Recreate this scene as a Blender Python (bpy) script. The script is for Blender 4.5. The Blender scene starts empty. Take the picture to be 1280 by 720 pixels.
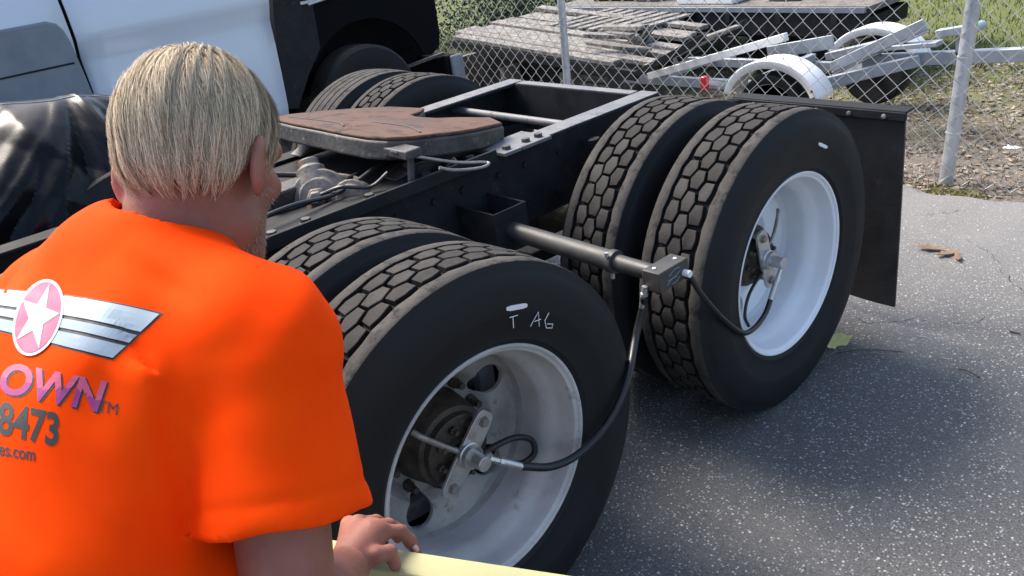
import bpy, bmesh, math, random
import numpy as np
from mathutils import Vector, Matrix
from mathutils.bvhtree import BVHTree
random.seed(7); rng = np.random.default_rng(7)
scene = bpy.context.scene
PI = math.pi

# ------------------------------------------------------------------ camera
CAM = np.array([1.316, -.965, 1.724]); YAW, PITCH, ROLL, FPX = .875, .438, -.141, 1056.0
fw = np.array([-math.sin(YAW)*math.cos(PITCH), math.cos(YAW)*math.cos(PITCH), -math.sin(PITCH)])
rt = np.cross(fw, [0, 0, 1]); rt /= np.linalg.norm(rt); up = np.cross(rt, fw)
rt, up = rt*math.cos(ROLL)+up*math.sin(ROLL), up*math.cos(ROLL)-rt*math.sin(ROLL)
cd = bpy.data.cameras.new('camera'); cam = bpy.data.objects.new('camera', cd)
scene.collection.objects.link(cam)
cam.matrix_world = Matrix(((rt[0], up[0], -fw[0], CAM[0]), (rt[1], up[1], -fw[1], CAM[1]), (rt[2], up[2], -fw[2], CAM[2]), (0, 0, 0, 1)))
cd.sensor_width = 36; cd.lens = FPX/1280*36; cd.clip_start = .05; cd.clip_end = 2000
scene.camera = cam
def ray(x, y): return fw+rt*(x-640)/FPX+up*(360-y)/FPX
def at(x, y, ax, v):            # photo pixel -> point on the plane ax = v
    d = ray(x, y); i = 'xyz'.index(ax); return CAM+d*((v-CAM[i])/d[i])
def dp(x, y, t): return CAM+ray(x, y)*t

# ------------------------------------------------------------------ light
SUN_TO = Vector((-.64, -.05, .76)).normalized()
w = bpy.data.worlds.new('World'); scene.world = w; w.use_nodes = True
nt = w.node_tree; bg = nt.nodes['Background']; sky = nt.nodes.new('ShaderNodeTexSky')
sky.sky_type = 'NISHITA'; sky.sun_disc = False
sky.sun_elevation = math.asin(SUN_TO.z); sky.sun_rotation = math.atan2(SUN_TO.x, SUN_TO.y)
sky.dust_density = 3.0; sky.ozone_density = 1.0; sky.air_density = 1.0
nt.links.new(sky.outputs[0], bg.inputs[0]); bg.inputs[1].default_value = .15
sl = bpy.data.lights.new('sun', 'SUN'); sl.energy = 2.7; sl.angle = math.radians(28); sl.color = (1, .93, .82)
so = bpy.data.objects.new('sun', sl); scene.collection.objects.link(so)
so.rotation_euler = (-SUN_TO).to_track_quat('-Z', 'Y').to_euler(); so.location = (-20, 2, 30)
scene.view_settings.view_transform = 'Standard'; scene.view_settings.look = 'None'
scene.view_settings.exposure = 1.28; scene.view_settings.gamma = 1

# ------------------------------------------------------------------ materials
MATS = {}
class NB:
    def __init__(s, name):
        s.m = bpy.data.materials.new(name); s.m.use_nodes = True; s.nt = s.m.node_tree
        s.p = s.nt.nodes['Principled BSDF']; s.tc = None
    def n(s, t, **k):
        x = s.nt.nodes.new(t)
        for a, b in k.items():
            if a.startswith('i_'): x.inputs[a[2:].replace('_', ' ')].default_value = b
            else: setattr(x, a, b)
        return x
    def l(s, a, b): s.nt.links.new(a, b)
    def co(s, kind='Object'):
        if not s.tc: s.tc = s.n('ShaderNodeTexCoord')
        return s.tc.outputs[kind]
    def noise(s, scale, detail=4, rough=.6, kind='Object', vec=None, dist=0):
        x = s.n('ShaderNodeTexNoise'); x.inputs['Scale'].default_value = scale; x.inputs['Detail'].default_value = detail
        x.inputs['Roughness'].default_value = rough; x.inputs['Distortion'].default_value = dist
        s.l(vec if vec is not None else s.co(kind), x.inputs['Vector']); return x.outputs['Fac']
    def vor(s, scale, feature='F1', vec=None, out='Distance'):
        x = s.n('ShaderNodeTexVoronoi'); x.feature = feature; x.inputs['Scale'].default_value = scale
        s.l(vec if vec is not None else s.co(), x.inputs['Vector']); return x.outputs[out]
    def ramp(s, fac, stops):
        x = s.n('ShaderNodeValToRGB'); cr = x.color_ramp
        while len(cr.elements) < len(stops): cr.elements.new(.5)
        for e, (p, c) in zip(cr.elements, stops):
            e.position = p; e.color = (c, c, c, 1) if isinstance(c, (int, float)) else (*c, 1)
        s.l(fac, x.inputs[0]); return x.outputs[0]
    def mix(s, fac, a, b, mode='MIX'):
        x = s.n('ShaderNodeMix'); x.data_type = 'RGBA'; x.blend_type = mode
        for v, i in ((fac, 0), (a, 6), (b, 7)):
            if hasattr(v, 'is_output'): s.l(v, x.inputs[i])
            else: x.inputs[i].default_value = v if isinstance(v, (int, float)) else (*v, 1)
        return x.outputs[2]
    def bump(s, h, strength=.3, dist=.01, prev=None):
        x = s.n('ShaderNodeBump'); x.inputs['Strength'].default_value = strength; x.inputs['Distance'].default_value = dist
        s.l(h, x.inputs['Height'])
        if prev is not None: s.l(prev, x.inputs['Normal'])
        return x.outputs[0]
    def out(s, col=None, rough=None, nor=None, metal=None, spec=None, **k):
        for v, nm in ((col, 'Base Color'), (rough, 'Roughness'), (nor, 'Normal'), (metal, 'Metallic'), (spec, 'Specular IOR Level')):
            if v is None: continue
            if hasattr(v, 'is_output'): s.l(v, s.p.inputs[nm])
            else: s.p.inputs[nm].default_value = v if isinstance(v, (int, float)) else (*v, 1)
        for a, b in k.items(): s.p.inputs[a].default_value = b
        return s.m
def mottled(name, c1, c2, scale=8, rough=.6, metal=0, bump=.15, bd=.003, c3=None, t3=.7, spec=.5, fine=60):
    b = NB(name); n1 = b.noise(scale, 6, .65)
    col = b.mix(b.ramp(n1, [(.35, 0), (.65, 1)]), c1, c2)
    if c3: col = b.mix(b.ramp(b.noise(scale*2.7, 8, .75), [(t3-.05, 0), (t3+.04, 1)]), col, c3)
    nf = b.noise(fine, 3, .6)
    rg = b.ramp(n1, [(.3, max(rough-.12, 0)), (.7, min(rough+.1, 1))])
    MATS[name] = b.out(col, rg, b.bump(nf, bump, bd), metal, spec); return MATS[name]
M = MATS
mottled('rubber', (.0085, .0088, .010), (.0135, .0135, .0145), 5, .66, 0, .12, .002, spec=.24)
b = NB('tread'); n1 = b.noise(14, 6, .7); n2 = b.noise(120, 4, .7)
c = b.mix(b.ramp(n1, [(.3, 0), (.7, 1)]), (.030, .028, .026), (.064, .058, .053))
c = b.mix(b.ramp(n2, [(.55, 0), (.7, 1)]), c, (.05, .045, .042))
gi = b.n('ShaderNodeNewGeometry'); c = b.mix(1, c, b.ramp(gi.outputs['Random Per Island'], [(0, .62), (1, 1.0)]), 'MULTIPLY')
M['tread'] = b.out(c, .85, b.bump(n2, .5, .004), spec=.2)
mottled('groove', (.010, .010, .010), (.022, .020, .018), 20, .9, spec=.15)
mottled('rib', (.036, .034, .032), (.080, .074, .068), 7, .85, 0, .5, .003, c3=(.026, .024, .023), t3=.56, spec=.15, fine=90)
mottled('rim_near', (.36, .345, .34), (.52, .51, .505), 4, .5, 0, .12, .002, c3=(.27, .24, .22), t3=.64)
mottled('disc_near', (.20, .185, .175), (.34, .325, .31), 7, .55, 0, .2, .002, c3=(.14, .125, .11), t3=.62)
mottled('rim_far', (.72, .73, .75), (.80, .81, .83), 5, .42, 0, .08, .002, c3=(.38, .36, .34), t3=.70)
mottled('black_metal', (.009, .0095, .011), (.020, .020, .022), 9, .72, 0, .25, .002, c3=(.05, .042, .035), t3=.64, spec=.22)
mottled('deep_black', (.0025, .003, .004), (.005, .005, .0065), 6, .75, 0, .15, .002, spec=.07)
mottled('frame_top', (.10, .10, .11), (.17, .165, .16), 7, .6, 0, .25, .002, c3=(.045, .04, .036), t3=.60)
mottled('grease', (.012, .011, .010), (.05, .042, .034), 14, .5, .2, .6, .004, c3=(.11, .075, .05), t3=.62)
mottled('rust', (.070, .034, .022), (.120, .062, .042), 5, .75, 0, .5, .004, c3=(.035, .022, .016), t3=.57, spec=.25)
mottled('dirty_steel', (.022, .021, .021), (.085, .078, .072), 9, .6, .1, .6, .004, c3=(.20, .185, .17), t3=.63)
mottled('knuckle_metal', (.08, .07, .06), (.26, .23, .20), 18, .65, .2, .6, .004, c3=(.20, .09, .05), t3=.60)
mottled('alu', (.42, .41, .40), (.60, .59, .58), 20, .36, .75, .15, .001)
mottled('bolt', (.22, .20, .185), (.34, .31, .28), 40, .45, .6, .2, .001, c3=(.22, .13, .08), t3=.6)
mottled('hose', (.008, .008, .009), (.014, .014, .015), 30, .42, spec=.5)
mottled('arm_tube', (.035, .033, .031), (.06, .057, .053), 12, .55, .2, .15, .001)
mottled('white_plastic', (.72, .72, .72), (.8, .8, .8), 30, .5)
mottled('flap', (.013, .013, .015), (.02, .02, .022), 6, .55, 0, .3, .003, c3=(.04, .038, .036), t3=.66)
mottled('tarp', (.0035, .0035, .0048), (.006, .006, .008), 6, .28, 0, .08, .002, spec=.16)
mottled('hub_grime', (.022, .017, .013), (.075, .055, .040), 18, .6, .1, .6, .003, c3=(.12, .075, .05), t3=.62)
mottled('pale_wood', (.36, .35, .16), (.44, .42, .21), 5, .7, 0, .3, .002, c3=(.40, .36, .18), t3=.64)
mottled('galv', (.27, .30, .34), (.38, .41, .45), 12, .45, .3, .1, .001, c3=(.33, .34, .36), t3=.6)
mottled('white_paint', (.68, .68, .67), (.78, .78, .77), 4, .45, c3=(.5, .49, .46), t3=.68)
mottled('weathered_wood', (.15, .135, .12), (.30, .275, .25), 7, .85, 0, .5, .004, c3=(.07, .065, .055), t3=.55)
mottled('dark_wood', (.10, .09, .08), (.20, .18, .16), 9, .9, 0, .5, .004)
mottled('red_lens', (.45, .012, .02), (.5, .02, .03), 20, .2)
mottled('cardboard', (.30, .21, .14), (.38, .28, .19), 8, .85)
mottled('denim', (.03, .045, .08), (.05, .07, .12), 60, .9, 0, .5, .002)
mottled('boot', (.06, .035, .02), (.09, .05, .03), 20, .6)
mottled('dry_leaf', (.13, .075, .045), (.22, .14, .09), 40, .8)
mottled('yellow_leaf', (.42, .40, .13), (.52, .48, .2), 60, .7)
mottled('twig', (.05, .04, .03), (.09, .07, .05), 60, .9)
# truck paint
b = NB('white_truck'); n1 = b.noise(2.5, 4)
c = b.mix(b.ramp(b.noise(9, 8, .75), [(.66, 0), (.76, 1)]), (.58, .62, .68), (.48, .49, .50))
M['white_truck'] = b.out(c, .28, b.bump(n1, .04, .01), spec=.5, **{'Coat Weight': .5, 'Coat Roughness': .12})
mottled('molding', (.15, .17, .205), (.20, .22, .25), 6, .45)
# asphalt
b = NB('asphalt'); v = b.vor(125, out='Color'); vd = b.vor(125)
sp = b.n('ShaderNodeSeparateColor'); b.l(v, sp.inputs[0])
big = b.noise(.9, 5, .6); fine = b.noise(190, 4, .8)
base = b.mix(b.ramp(big, [(.35, 0), (.7, 1)]), (.055, .056, .057), (.082, .081, .080))
base = b.mix(b.ramp(fine, [(.40, 0), (.66, 1)]), base, (.155, .153, .15)); base = b.mix(b.ramp(b.noise(150, 4, .8, dist=.5), [(.50, 0), (.62, .8)]), base, (.022, .022, .024))
chip = b.ramp(sp.outputs[0], [(.64, 0), (.74, 1)])
core = b.ramp(vd, [(.28, 1), (.5, 0)])
k = b.n('ShaderNodeMath', operation='MULTIPLY'); b.l(chip, k.inputs[0]); b.l(core, k.inputs[1])
chipc = b.mix(sp.outputs[1], (.12, .118, .115), (.46, .46, .46))
base = b.mix(k.outputs[0], base, chipc)
dust = b.ramp(b.noise(1.6, 7, .7), [(.48, 0), (.72, .55)])
base = b.mix(dust, base, (.16, .155, .15))
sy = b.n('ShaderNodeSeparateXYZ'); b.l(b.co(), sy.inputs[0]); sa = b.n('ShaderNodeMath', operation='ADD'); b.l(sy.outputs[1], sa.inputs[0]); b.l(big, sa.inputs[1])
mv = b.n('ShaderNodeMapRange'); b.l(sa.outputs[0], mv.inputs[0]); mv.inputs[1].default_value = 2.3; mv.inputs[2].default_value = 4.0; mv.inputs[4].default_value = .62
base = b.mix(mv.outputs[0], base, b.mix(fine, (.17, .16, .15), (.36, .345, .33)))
v2 = b.vor(48, out='Color'); s2 = b.n('ShaderNodeSeparateColor'); b.l(v2, s2.inputs[0]); k2 = b.n('ShaderNodeMath', operation='MULTIPLY'); b.l(b.ramp(s2.outputs[0], [(.90, 0), (.93, 1)]), k2.inputs[0]); b.l(b.ramp(b.vor(48), [(.16, 1), (.24, 0)]), k2.inputs[1])
base = b.mix(k2.outputs[0], base, (.46, .45, .44))
h = b.mix(.5, b.ramp(vd, [(0, 1), (.6, 0)]), fine)
oil = b.ramp(b.noise(.55, 6, .7, dist=.6), [(.56, 0), (.66, .45)]); base = b.mix(oil, base, (.028, .027, .027))
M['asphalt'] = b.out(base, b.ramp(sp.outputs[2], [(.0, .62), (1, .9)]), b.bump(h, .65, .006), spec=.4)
# terrain: bare dirt near, green further off
b = NB('terrain'); n1 = b.noise(1.2, 8, .7); n2 = b.noise(14, 8, .75)
dirt = b.mix(n2, (.10, .082, .064), (.22, .188, .152)); dirt = b.mix(b.ramp(b.noise(40, 5, .7), [(.5, 0), (.68, 1)]), dirt, (.29, .255, .215))
grn = b.mix(n2, (.075, .095, .03), (.16, .17, .065))
sx = b.n('ShaderNodeSeparateXYZ'); b.l(b.co(), sx.inputs[0])
a = b.n('ShaderNodeMath', operation='ADD'); b.l(sx.outputs[1], a.inputs[0]); nn = b.n('ShaderNodeMath', operation='MULTIPLY'); b.l(n1, nn.inputs[0]); nn.inputs[1].default_value = 3; b.l(nn.outputs[0], a.inputs[1])
mr = b.n('ShaderNodeMapRange'); b.l(a.outputs[0], mr.inputs[0]); mr.inputs[1].default_value = 6.0; mr.inputs[2].default_value = 7.6
M['terrain'] = b.out(b.mix(mr.outputs[0], dirt, grn), .95, b.bump(n2, .6, .03), spec=.15)
def bladed(name, c1, c2, tr=.0):
    b = NB(name); oi = b.n('ShaderNodeNewGeometry'); c = b.mix(oi.outputs['Random Per Island'], c1, c2)
    M[name] = b.out(c, .8, spec=.2); return M[name]
bladed('dry_grass', (.13, .11, .08), (.34, .295, .235)); bladed('green_grass', (.05, .075, .015), (.20, .22, .07))
bladed('hedge_leaf', (.025, .042, .020), (.10, .125, .07)); bladed('hair', (.23, .165, .105), (.74, .60, .415))
bladed('leaf_litter', (.08, .06, .045), (.36, .30, .24)); bladed('moss', (.10, .11, .03), (.30, .27, .10)); bladed('stubble', (.20, .15, .12), (.42, .36, .31))
# skin
b = NB('skin'); n1 = b.noise(16, 6, .65); n2 = b.noise(220, 4, .7)
c = b.mix(b.ramp(n1, [(.32, 0), (.7, 1)]), (.225, .082, .052), (.32, .125, .085))
c = b.mix(b.ramp(n2, [(.5, 0), (.75, .35)]), c, (.24, .075, .05))
M['skin'] = b.out(c, .5, b.bump(b.noise(140, 6, .75), .5, .002), spec=.35, **{'Subsurface Weight': .06, 'Subsurface Scale': .006})
b = NB('shirt'); n1 = b.noise(9, 5, .6); n2 = b.noise(500, 2, .5)
M['shirt'] = b.out(b.mix(b.ramp(n1, [(.35, 0), (.7, 1)]), (.98, .052, .0008), (1.0, .070, .001)), .85, b.bump(n2, .10, .0007), spec=.06)
for nm, col in (('print_silver', (.26, .32, .37)), ('print_pale', (.35, .42, .45)), ('print_pink', (.55, .085, .16)), ('print_purple', (.30, .035, .16)), ('print_black', (.03, .03, .03)), ('nail', (.58, .36, .30)), ('eye', (.7, .7, .68))):
    mottled(nm, col, tuple(min(1, v*1.12) for v in col), 60, .7, bump=.1, bd=.0005)
b = NB('wire'); M['wire'] = b.out((.55, .56, .54), .45, metal=.4)
mottled('post_metal', (.44, .46, .49), (.58, .59, .61), 10, .4, .5, .08, .001, c3=(.38, .37, .36), t3=.62)

# ------------------------------------------------------------------ mesh helpers
col = scene.collection
def link(me, name, mat, parent=None, smooth=True, bevel=0, segs=2, angle=35):
    o = bpy.data.objects.new(name, me); col.objects.link(o)
    if mat is not None and not me.materials:
        for m in (mat if isinstance(mat, (list, tuple)) else [mat]): me.materials.append(M[m])
    if parent is not None:
        o.parent = parent; o.matrix_parent_inverse = parent.matrix_world.inverted() if False else Matrix()
    if smooth:
        me.shade_smooth()
        if angle: me.set_sharp_from_angle(angle=math.radians(angle))
    if bevel:
        md = o.modifiers.new('bevel', 'BEVEL'); md.width = bevel; md.segments = segs; md.limit_method = 'ANGLE'; md.angle_limit = math.radians(40)
    return o
class MB:
    def __init__(s): s.v = []; s.f = []; s.mi = []; s.cur = 0
    def add(s, vs, fs):
        k = len(s.v); s.v += [tuple(map(float, q)) for q in vs]; s.f += [tuple(k+i for i in f) for f in fs]; s.mi += [s.cur]*len(fs); return s
    def box(s, c, size, rot=None):
        a = np.array(size)/2; R = np.array(rot) if rot is not None else np.eye(3)
        vs = [R@(np.array((i, j, k))*a)+np.array(c) for i in (-1, 1) for j in (-1, 1) for k in (-1, 1)]
        return s.add(vs, [(0, 1, 3, 2), (4, 6, 7, 5), (0, 4, 5, 1), (2, 3, 7, 6), (0, 2, 6, 4), (1, 5, 7, 3)])
    def beam(s, a, b, w, h, upv=(0, 0, 1)):
        a = np.array(a, float); b = np.array(b, float); d = b-a; L = np.linalg.norm(d); d /= L
        x = np.cross(d, upv); x /= np.linalg.norm(x); z = np.cross(x, d)
        return s.box((a+b)/2, (w, L, h), np.stack([x, d, z], 1))
    def lathe(s, prof, n=32, axis='x', c=(0, 0, 0), closed=False):
        vs = []
        for (q, r) in prof:
            for i in range(n):
                t = 2*PI*i/n; u, v_ = r*math.cos(t), r*math.sin(t)
                vs.append({'x': (q, u, v_), 'y': (u, q, v_), 'z': (u, v_, q)}[axis])
        vs = [tuple(np.array(p)+np.array(c)) for p in vs]; m = len(prof); fs = []
        for j in range(m if closed else m-1):
            for i in range(n):
                a, b_ = j*n+i, j*n+(i+1) % n; c_, d = ((j+1) % m)*n+(i+1) % n, ((j+1) % m)*n+i
                fs.append((a, b_, c_, d))
        if not closed:
            if prof[0][1] > 1e-6: fs.append(tuple(range(n))[::-1])
            if prof[-1][1] > 1e-6: fs.append(tuple((m-1)*n+i for i in range(n)))
        return s.add(vs, fs)
    def tube(s, pts, r, n=10, cap=True):
        pts = [np.array(p, float) for p in pts]; rs = r if isinstance(r, (list, tuple, np.ndarray)) else [r]*len(pts)
        vs = []; fs = []; px = None
        for i, p in enumerate(pts):
            d = pts[min(i+1, len(pts)-1)]-pts[max(i-1, 0)]; d = d/(np.linalg.norm(d)+1e-12)
            if px is None:
                a = np.array((0, 0, 1.)) if abs(d[2]) < .9 else np.array((1., 0, 0)); px = np.cross(d, a)
            px = px-d*(px@d); px /= np.linalg.norm(px)+1e-12; py = np.cross(d, px)
            for k in range(n):
                t = 2*PI*k/n; vs.append(p+rs[i]*(px*math.cos(t)+py*math.sin(t)))
        for i in range(len(pts)-1):
            for k in range(n): fs.append((i*n+k, i*n+(k+1) % n, (i+1)*n+(k+1) % n, (i+1)*n+k))
        if cap: fs += [tuple(range(n))[::-1], tuple((len(pts)-1)*n+k for k in range(n))]
        return s.add(vs, fs)
    def prism(s, poly, lo, hi, axis='z'):
        n = len(poly)
        mk = {'z': lambda p, q: (p[0], p[1], q), 'x': lambda p, q: (q, p[0], p[1]), 'y': lambda p, q: (p[0], q, p[1])}[axis]
        vs = [mk(p, lo) for p in poly]+[mk(p, hi) for p in poly]
        return s.add(vs, [tuple(range(n))[::-1], tuple(range(n, 2*n))]+[(i, (i+1) % n, n+(i+1) % n, n+i) for i in range(n)])
    def mesh(s, name):
        me = bpy.data.meshes.new(name); me.from_pydata(s.v, [], s.f); me.polygons.foreach_set('material_index', s.mi)
        me.update(); bm = bmesh.new(); bm.from_mesh(me); bmesh.ops.recalc_face_normals(bm, faces=bm.faces); bm.to_mesh(me); bm.free(); return me
    def build(s, name, mat, parent=None, **k): return link(s.mesh(name), name, mat, parent, **k)
def bez(pts, n=24):                       # Catmull-Rom through pts
    P = [np.array(p, float) for p in pts]; P = [2*P[0]-P[1]]+P+[2*P[-1]-P[-2]]; out = []
    for i in range(1, len(P)-2):
        for k in range(n):
            t = k/n; a, b_, c_, d = P[i-1:i+3]
            out.append(.5*((2*b_)+(c_-a)*t+(2*a-5*b_+4*c_-d)*t*t+(-a+3*b_-3*c_+d)*t**3))
    return out+[P[-2]]
def tag(o, label=None, cat=None, group=None, kind=None):
    for k, v in (('label', label), ('category', cat), ('group', group), ('kind', kind)):
        if v: o[k] = v
    return o
def empty(name, loc=(0, 0, 0), **k):
    o = bpy.data.objects.new(name, None); col.objects.link(o); o.location = loc; o.empty_display_size = .1; return tag(o, **k)
def copy_tree(o, parent=None):
    c_ = o.copy(); col.objects.link(c_); c_.parent = parent
    for ch in list(o.children): copy_tree(ch, c_)
    return c_
# ------------------------------------------------------------------ surface nets for organic shapes
def nets(fn, lo, hi, h):
    lo = np.array(lo, float); hi = np.array(hi, float); n = np.ceil((hi-lo)/h).astype(int)+1
    ax = [lo[i]+h*np.arange(n[i]) for i in range(3)]
    G = np.stack(np.meshgrid(*ax, indexing='ij'), -1).reshape(-1, 3)
    V = np.concatenate([fn(q) for q in np.array_split(G, max(1, len(G)//400000))]).reshape(n)
    S = V < 0
    acc = np.zeros(tuple(n-1)+(3,)); cnt = np.zeros(tuple(n-1))
    edges = []
    for a in range(3):
        s0 = [slice(None)]*3; s1 = [slice(None)]*3; s0[a] = slice(0, -1); s1[a] = slice(1, None)
        v0, v1 = V[tuple(s0)], V[tuple(s1)]; x = np.argwhere((v0 < 0) != (v1 < 0)); edges.append(x)
        t = v0[tuple(x.T)]/(v0[tuple(x.T)]-v1[tuple(x.T)]); P = x.astype(float); P[:, a] += t
        o = [i for i in range(3) if i != a]
        for d1 in (0, -1):
            for d2 in (0, -1):
                c = x.copy(); c[:, o[0]] += d1; c[:, o[1]] += d2
                ok = ((c >= 0) & (c < n-1)).all(1); c = c[ok]
                np.add.at(acc, tuple(c.T), P[ok]); np.add.at(cnt, tuple(c.T), 1)
    cells = np.argwhere(cnt > 0); idx = -np.ones(tuple(n-1), int); idx[tuple(cells.T)] = np.arange(len(cells))
    verts = lo+h*acc[tuple(cells.T)]/cnt[tuple(cells.T)][:, None]
    faces = []
    for a in range(3):
        x = edges[a]; o = [(a+1) % 3, (a+2) % 3]; q = []
        for d1, d2 in ((0, 0), (-1, 0), (-1, -1), (0, -1)):
            c = x.copy(); c[:, o[0]] += d1; c[:, o[1]] += d2; q.append(c)
        ok = np.all([((c >= 0) & (c < n-1)).all(1) for c in q], 0)
        F = np.stack([idx[tuple(c[ok].T)] for c in q], 1); ins = S[tuple(x[ok].T)]
        F[~ins] = F[~ins][:, ::-1]; faces.append(F)
    return verts, np.concatenate(faces)
def npmesh(name, v, f):
    me = bpy.data.meshes.new(name); me.from_pydata(v.tolist() if hasattr(v, 'tolist') else v, [], f.tolist() if hasattr(f, 'tolist') else f); me.update(); return me
def rcone(P, a, b, ra, rb):
    a = np.array(a, float); b = np.array(b, float); d = b-a
    t = np.clip(((P-a)@d)/(d@d), 0, 1); return np.linalg.norm(P-a-t[:, None]*d, axis=1)-(ra+(rb-ra)*t)
def ell(P, c, rad, A=None):
    q = P-np.array(c, float)
    if A is not None: q = q@np.array(A).T
    rad = np.array(rad, float); k0 = np.linalg.norm(q/rad, axis=1); k1 = np.linalg.norm(q/rad**2, axis=1); return k0*(k0-1)/(k1+1e-9)
def smin(a, b, k):
    h = np.clip(.5+.5*(b-a)/k, 0, 1); return b*(1-h)+a*h-k*h*(1-h)

# ------------------------------------------------------------------ the setting
def hgt(x, y):
    s = np.clip((y-3.5)/.75, 0, 1); s = s*s*(3-2*s)
    return -.03-.075*s+.012*np.sin(x*3.1+y*1.7)*s+.01*np.sin(x*7.3-y*5.1)*s
xs = np.concatenate([-np.geomspace(300, 9, 22), np.arange(-8.5, 6, .16), np.geomspace(6.2, 300, 24)])
ys = np.concatenate([-np.geomspace(300, 6, 20), np.arange(-5, 12, .16), np.geomspace(12.4, 300, 24)])
X, Y = np.meshgrid(xs, ys, indexing='ij'); Z = hgt(X, Y)+(Y > 3.6)*rng.normal(0, .008, X.shape)
nx, ny = X.shape; I = np.arange(nx*ny).reshape(nx, ny)
me = npmesh('ground', np.stack([X, Y, Z], -1).reshape(-1, 3), np.stack([I[:-1, :-1], I[1:, :-1], I[1:, 1:], I[:-1, 1:]], -1).reshape(-1, 4))
tag(link(me, 'ground', 'terrain', angle=None), kind='structure')
def edge_y(x): return 3.47-.09*x+.05*math.sin(x*2.1)+.03*math.sin(x*7.7+1)+.02*math.sin(x*19)
m = MB(); exs = [-60]+[-9+.06*i for i in range(300)]+[60]
vs = []; 
for x in exs:
    e = edge_y(max(-9, min(9, x))); vs += [(x, -60, 0), (x, e-.06, 0), (x, e, -.012), (x, e+.01, -.06)]
fs = [(4*i+j, 4*i+4+j, 4*i+5+j, 4*i+1+j) for i in range(len(exs)-1) for j in range(3)]
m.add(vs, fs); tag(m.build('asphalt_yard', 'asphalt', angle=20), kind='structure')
def blades(name, mat, pts, hgt_r, wid, lean, label, cat):
    v = []; f = []
    for (x, y, z) in pts:
        a = random.uniform(0, 2*PI); h = random.uniform(*hgt_r); l = random.uniform(.2, 1)*lean; b_ = a+random.uniform(-1, 1)
        dx, dy = math.cos(a)*wid, math.sin(a)*wid; lx, ly = math.cos(b_)*l, math.sin(b_)*l; k = len(v)
        v += [(x-dx, y-dy, z), (x+dx, y+dy, z), (x+lx*.4+dx*.7, y+ly*.4+dy*.7, z+h*.6), (x+lx*.4-dx*.7, y+ly*.4-dy*.7, z+h*.6), (x+lx, y+ly, z+h)]
        f += [(k, k+1, k+2, k+3), (k+3, k+2, k+4)]
    return tag(link(npmesh(name, v, f), name, mat, smooth=False), label, cat, kind='stuff')
def scatter(n, x0, x1, y0, y1, dens=None):
    out = []
    while len(out) < n:
        x, y = random.uniform(x0, x1), random.uniform(y0, y1)
        if y < edge_y(max(-9, min(9, x)))-.01: continue
        if dens and random.random() > dens(x, y): continue
        out.append((x, y, float(hgt(np.array(x), np.array(y)))))
    return out
patch = lambda x, y: .5+.5*math.sin(x*2.3+1.3*math.sin(y*1.9))*math.sin(y*2.7+x)
blades('dry_grass', 'dry_grass', scatter(26000, -8, 3.5, 3.4, 6.6, lambda x, y: .25+.75*patch(x, y)), (.005, .05), .004, .07, 'matted dry brown grass and litter along the fence', 'dry grass')
blades('green_grass', 'green_grass', scatter(30000, -9, 5, 5.0, 13, lambda x, y: min(1, max(.04, (y-5.2)/1.6))), (.02, .09), .005, .06, 'green grass growing beyond the trailers', 'grass')

blades('moss', 'moss', scatter(1500, -.85, -.15, 3.42, 3.64, lambda x, y: patch(x*4, y*6))+scatter(2200, .0, .9, 3.34, 3.7, lambda x, y: patch(x*3, y*4)), (.004, .02), .004, .02, 'low yellow green moss at the edge of the asphalt', 'moss')
v = []; f = []
for (x, y, z) in scatter(15000, -7, 2.6, 3.42, 6.8, lambda x, y: .35+.65*patch(x*1.3, y*1.1)):
    a = random.uniform(0, 2*PI); L, w_ = random.uniform(.012, .04), random.uniform(.006, .016); dx, dy = math.cos(a), math.sin(a); tz = random.uniform(.2, .9); k = len(v); z += .004
    v += [(x-dx*L, y-dy*L, z+random.random()*.012), (x+dy*w_, y-dx*w_, z+w_*tz), (x+dx*L, y+dy*L, z+random.random()*.012), (x-dy*w_, y+dx*w_, z+w_*tz*random.random())]; f += [(k, k+1, k+2), (k, k+2, k+3)]
tag(link(npmesh('leaf_litter', v, f), 'leaf_litter', 'leaf_litter', smooth=False), 'brown leaf litter scattered over the dirt by the fence', 'leaf litter', kind='stuff')

# ------------------------------------------------------------------ the truck chassis
XC = -1.2; ZW = .5; YR = 1.331
truck = empty('semi_truck', (XC, .66, 0), label='black tandem-axle truck chassis with dual wheels, fifth wheel and bare frame rails', cat='truck')
WORLD = {truck}
def part(mb_or_me, name, mat, parent=None, **k):
    parent = parent or truck
    o = mb_or_me.build(name, mat, parent, **k) if isinstance(mb_or_me, MB) else link(mb_or_me, name, mat, parent, **k)
    if parent.type == 'EMPTY': o.location = -parent.location
    return o
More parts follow.
